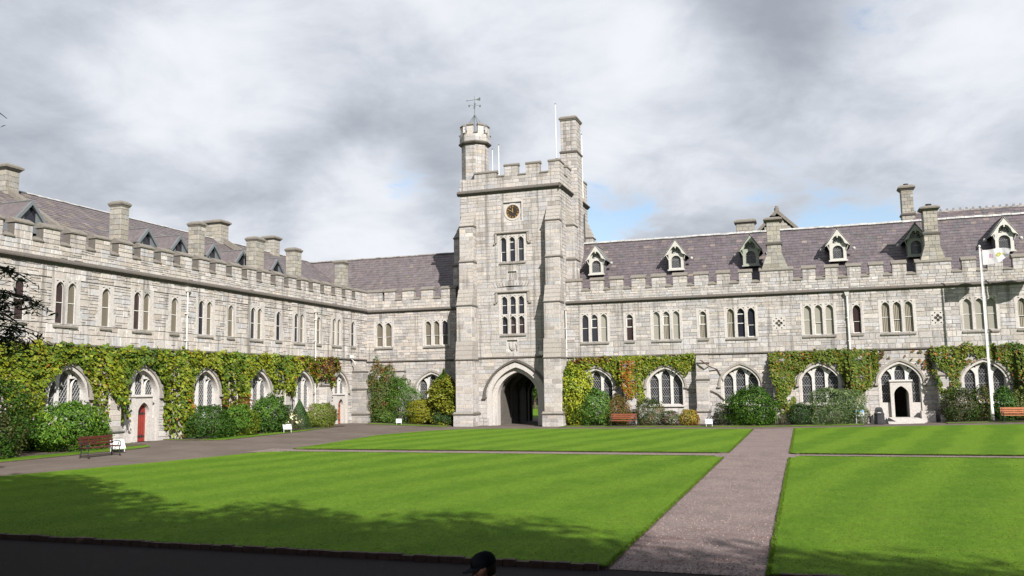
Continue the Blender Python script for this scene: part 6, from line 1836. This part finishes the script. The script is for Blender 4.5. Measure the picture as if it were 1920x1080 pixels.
# notice on two posts
nb = empty('notice_sign', (3.45, 62.35, g(3.45, 62.3)), 'white and pale blue notice on two short posts beside the clipped hedge', 'sign')
m = MB(); m.box(-.27, .27, -.015, .015, .55, .95); local(m.build('sign_board', M['sign_white']), nb)
m = MB(); m.box(-.27, .27, -.022, -.017, .84, .95); local(m.build('header_band', M['sign_blue']), nb)
m = MB(); m.box(-.19, -.06, -.022, -.017, .64, .70); m.box(.08, .20, -.022, -.017, .64, .70)
for k in range(3): m.box(-.15, .15, -.022, -.018, .745+k*.028, .755+k*.028)
local(m.build('sign_print', M['sign_dark']), nb)
for s in (-1, 1):
    m = MB(); m.box(s*.22-.02, s*.22+.02, .016, .05, 0, .9); local(m.build('post', M['sign_white']), nb)
# litter bin
bn = empty('litter_bin', (4.62, 62.15, g(4.6, 62.1)), 'black litter bin with hooded top left of the doorway', 'bin')
m = MB(); m.lathe([(.34, 0), (.36, .06), (.33, .62), (.35, .70), (.30, .74)], 0, 0, 8, rot=math.pi/8); local(m.build('body', M['bin'], None, False, .01), bn)
m = MB(); m.add(*frustum(-.23, .23, -.21, .21, .72, .04, 1.02, -.01)); m.add(*frustum(-.22, .22, -.20, .20, 1.02, 0, 1.12, -.07)); local(m.build('hood', M['bin'], None, False, .015), bn)
m = MB(); m.box(-.13, .13, -.262, -.24, .84, .97); local(m.build('opening', M['iron']), bn)
m = MB(); m.box(-.10, .10, -.275, -.262, .76, .81); local(m.build('bin_label', M['sign_white']), bn)
m = MB(); m.box(-.52, -.36, -.12, .20, 0, .48); tag(local(m.build('waste_box', M['bin']), None) if False else m.build('waste_box', M['bin']), 'small dark box standing against the left side of the litter bin', 'box')
bpy.data.objects['waste_box'].location = (4.62, 62.15, g(4.6, 62.1))

# ================================================================== PERSON
def skin_body(name, joints, edges, rads, mat, root_i=0, sub=2):
    me = bpy.data.meshes.new(name); me.from_pydata(joints, edges, []); o = bpy.data.objects.new(name, me); COL.objects.link(o)
    md = o.modifiers.new('skin', 'SKIN')
    if not me.skin_vertices: me.skin_vertices.new()
    for i, r in enumerate(rads):
        sv = me.skin_vertices[0].data[i]; sv.radius = (r, r) if not hasattr(r, '__len__') else r; sv.use_root = (i == root_i)
    s = o.modifiers.new('sub', 'SUBSURF'); s.levels = sub; s.render_levels = sub
    me.materials.append(M[mat]); me.polygons.foreach_set('use_smooth', [True]*len(me.polygons))
    md.use_smooth_shade = True
    return o
PX, PY = -2.36, 6.5
per = empty('person', (PX, PY, -.03), 'person in a dark cap and navy top looking down, in the shaded foreground', 'person', None, rad(-58))
# local: faces -y ; the whole figure is then turned
J = [(0, 0, .95), (0, .01, 1.12), (0, .02, 1.30), (0, .015, 1.45), (0, -.01, 1.52), (0, -.035, 1.555),
     (.09, 0, .92), (.10, -.02, .50), (.105, .01, .10), (.11, -.10, .04), (-.09, 0, .92), (-.10, -.04, .50), (-.105, 0, .10), (-.11, -.11, .04),
     (.15, .015, 1.46), (.205, .01, 1.42), (.24, .0, 1.08), (.22, -.12, .88), (-.15, .015, 1.46), (-.205, .01, 1.42), (-.24, -.0, 1.08), (-.20, -.18, .92)]
E_ = [(0, 1), (1, 2), (2, 3), (3, 4), (4, 5), (0, 6), (6, 7), (7, 8), (8, 9), (0, 10), (10, 11), (11, 12), (12, 13), (3, 14), (14, 15), (15, 16), (16, 17), (3, 18), (18, 19), (19, 20), (20, 21)]
Rd = [(.15, .11), (.14, .10), (.16, .115), (.12, .09), (.055, .055), (.05, .055), (.09, .09), (.062, .062), (.042, .042), (.04, .035), (.09, .09), (.062, .062), (.042, .042), (.04, .035), (.075, .075), (.062, .062), (.045, .045), (.032, .032), (.075, .075), (.062, .062), (.045, .045), (.032, .032)]
body = skin_body('body', J, E_, Rd, 'skin'); local(body, per)
def grow(js, es, rs, name, mat):
    o = skin_body(name, js, es, rs, mat); return local(o, per)
T_J = [J[i] for i in (0, 1, 2, 3)]+[(0, .0, 1.50)]+[J[14], J[15], J[16], (.222, -.09, .93)]+[J[18], J[19], J[20], (-.205, -.14, .96)]
grow(T_J, [(0, 1), (1, 2), (2, 3), (3, 4), (3, 5), (5, 6), (6, 7), (7, 8), (3, 9), (9, 10), (10, 11), (11, 12)], [(.175, .13), (.16, .12), (.185, .135), (.145, .11), (.078, .075), (.098, .098), (.085, .085), (.062, .062), (.048, .048), (.098, .098), (.085, .085), (.062, .062), (.048, .048)], 'jumper', 'navy')
grow([J[0], J[6], J[7], (.105, .01, .12), J[10], J[11], (-.105, 0, .12)], [(0, 1), (1, 2), (2, 3), (0, 4), (4, 5), (5, 6)], [(.165, .125), (.105, .105), (.08, .08), (.07, .07), (.105, .105), (.08, .08), (.07, .07)], 'trousers', 'jeans')
for s in (1, -1):
    m = MB(); m.lathe([(.052, .0), (.056, .04), (.045, .09), (.02, .115)], 0, 0, 12); 
    m.v = [(a+s*.108, b*2.3-.05, c) for a, b, c in m.v]; local(m.build('shoe', M['shoe'], None, True), per)
    # hands: palm and five fingers
    hx, hy, hz = (.22, -.12, .88) if s > 0 else (-.20, -.18, .92)
    hj = [(hx, hy, hz), (hx, hy-.03, hz-.05), (hx, hy-.04, hz-.09)]; he = [(0, 1), (1, 2)]; hr_ = [.028, (.036, .018), (.036, .017)]
    for f_, (oy, ln) in enumerate(((-.028, .065), (-.010, .075), (.009, .070), (.027, .055))):
        b0 = len(hj); hj += [(hx+.004, hy-.04+oy, hz-.105), (hx-s*.006, hy-.045+oy, hz-.105-ln*.5), (hx-s*.022, hy-.045+oy, hz-.105-ln)]; he += [(2, b0), (b0, b0+1), (b0+1, b0+2)]; hr_ += [.010, .009, .007]
    b0 = len(hj); hj += [(hx-s*.012, hy-.070, hz-.055), (hx-s*.022, hy-.090, hz-.085)]; he += [(1, b0), (b0, b0+1)]; hr_ += [.012, .009]
    local(skin_body('hand', hj, he, hr_, 'skin', 0, 1), per)
# head: shaped from a fine ball, tipped forward to look down
def head_mesh():
    n, k = 40, 28; vs = []; fs = []
    for i in range(k+1):
        ph = math.pi*i/k
        for j in range(n):
            th = 2*math.pi*j/n
            x, y, z = math.sin(ph)*math.sin(th), -math.sin(ph)*math.cos(th), math.cos(ph)
            X, Y, Z = x*.076, y*.098, z*.118
            front = max(0, -y)
            if z < 0: X *= 1-.28*(-z)**1.4; Y *= 1-.10*(-z)
            # chin, nose, brow, eye sockets, mouth, ears
            def bmp(cx, cz, sx, sz): return math.exp(-((x-cx)/sx)**2-((z-cz)/sz)**2)*(1 if y < 0 else 0)
            Y -= .026*bmp(0, -.18, .13, .20)+.010*bmp(0, -.30, .20, .10)+.012*bmp(0, -.86, .30, .16)+.007*bmp(0, .20, .5, .08)
            Y += .012*bmp(.34, .04, .16, .10)+.012*bmp(-.34, .04, .16, .10)+.005*bmp(0, -.56, .26, .035)
            Y -= .006*bmp(0, -.50, .22, .05)+.007*bmp(0, -.63, .20, .05)
            if abs(y) < .28 and abs(z) < .3: X += math.copysign(.022*math.exp(-(y/.13)**2-(z/.22)**2), x) if abs(x) > .5 else 0
            vs.append((X, Y, Z))
    for i in range(k):
        for j in range(n): fs.append((i*n+j, i*n+(j+1) % n, (i+1)*n+(j+1) % n, (i+1)*n+j))
    return vs, fs
hm = MB(); hm.add(*head_mesh()); head = hm.build('head', M['skin'], None, True)
Hm = Matrix.Translation((0, -.075, 1.628)) @ Matrix.Scale(.90, 4) @ Matrix.Rotation(rad(15), 4, 'X')
head.parent = per; head.matrix_local = Hm
def hpart(m, name, mat): o = m.build(name, M[mat], None, True); o.parent = head; return o
for s in (-1, 1):
    m = MB(); m.lathe([(.001, -.011), (.008, -.008), (.011, 0), (.008, .008), (.001, .011)], 0, 0, 10); m.v = [(a+s*.029, b-.078, c+.006) for a, b, c in m.v]; hpart(m, 'eye', 'sign_white')
    m = MB(); m.tube([(s*.045, -.088, .030), (s*.030, -.097, .034), (s*.014, -.096, .030)], .004, 5); hpart(m, 'eyebrow', 'hair')
m = MB(); m.tube([(-.022, -.090, -.064), (0, -.100, -.062), (.022, -.090, -.064)], .004, 6); hpart(m, 'lips', 'brick')
m = MB()
vs, fs = head_mesh(); sel = [(x*1.07, y*1.06+.002, z*1.04) for x, y, z in vs]
ff = [f for f in fs if all((sel[i][1] > -.01 and sel[i][2] > -.075) or sel[i][2] > .05 for i in f)]
m.add(sel, ff); hpart(m, 'hair', 'hair')
m = MB(); n_ = 28
prof = [(1.0, .030), (1.02, .055), (.97, .085), (.80, .115), (.50, .136), (.15, .143), (.0, .144)]
vs = [(math.sin(2*math.pi*j/n_)*.090*r_, -math.cos(2*math.pi*j/n_)*.112*r_+.004, z_) for r_, z_ in prof for j in range(n_)]
m.add(vs, [(i*n_+j, i*n_+(j+1) % n_, (i+1)*n_+(j+1) % n_, (i+1)*n_+j) for i in range(len(prof)-1) for j in range(n_)])
cap_ = hpart(m, 'cap', 'cap')
m = MB(); A = []; 
for t in np.linspace(-1.15, 1.15, 15): A.append((math.sin(t)*.090, -math.cos(t)*.112+.004))
Bq = [(math.sin(t*1.0)*.088, -math.cos(t)*.112-.080*max(0, math.cos(t*1.25))) for t in np.linspace(-1.15, 1.15, 15)]
vs = [(a, b, .040) for a, b in A]+[(a, b, .026-.30*a*a*4*.3) for a, b in Bq]+[(a, b, .033) for a, b in A]+[(a, b, .020-.30*a*a*4*.3) for a, b in Bq]
m.add(vs, [(i, i+1, 15+i+1, 15+i) for i in range(14)]+[(30+i, 45+i, 45+i+1, 30+i+1) for i in range(14)]+[(15+i, 15+i+1, 46+i, 45+i) for i in range(14)])
hpart(m, 'cap_brim', 'cap')

# every surface a shade darker, to sit with the bright exposure
for m_ in bpy.data.materials:
    if not m_.use_nodes or m_.name in ('leaves',): continue
    for n_ in list(m_.node_tree.nodes):
        if n_.type == 'BSDF_PRINCIPLED':
            T_ = NT(m_.node_tree); sk = n_.inputs['Base Color']
            src = sk.links[0].from_socket if sk.links else tuple(sk.default_value)
            T_.l(T_.mix(1.0, src, rgb(.80, .80, .80), 'MULTIPLY'), sk)
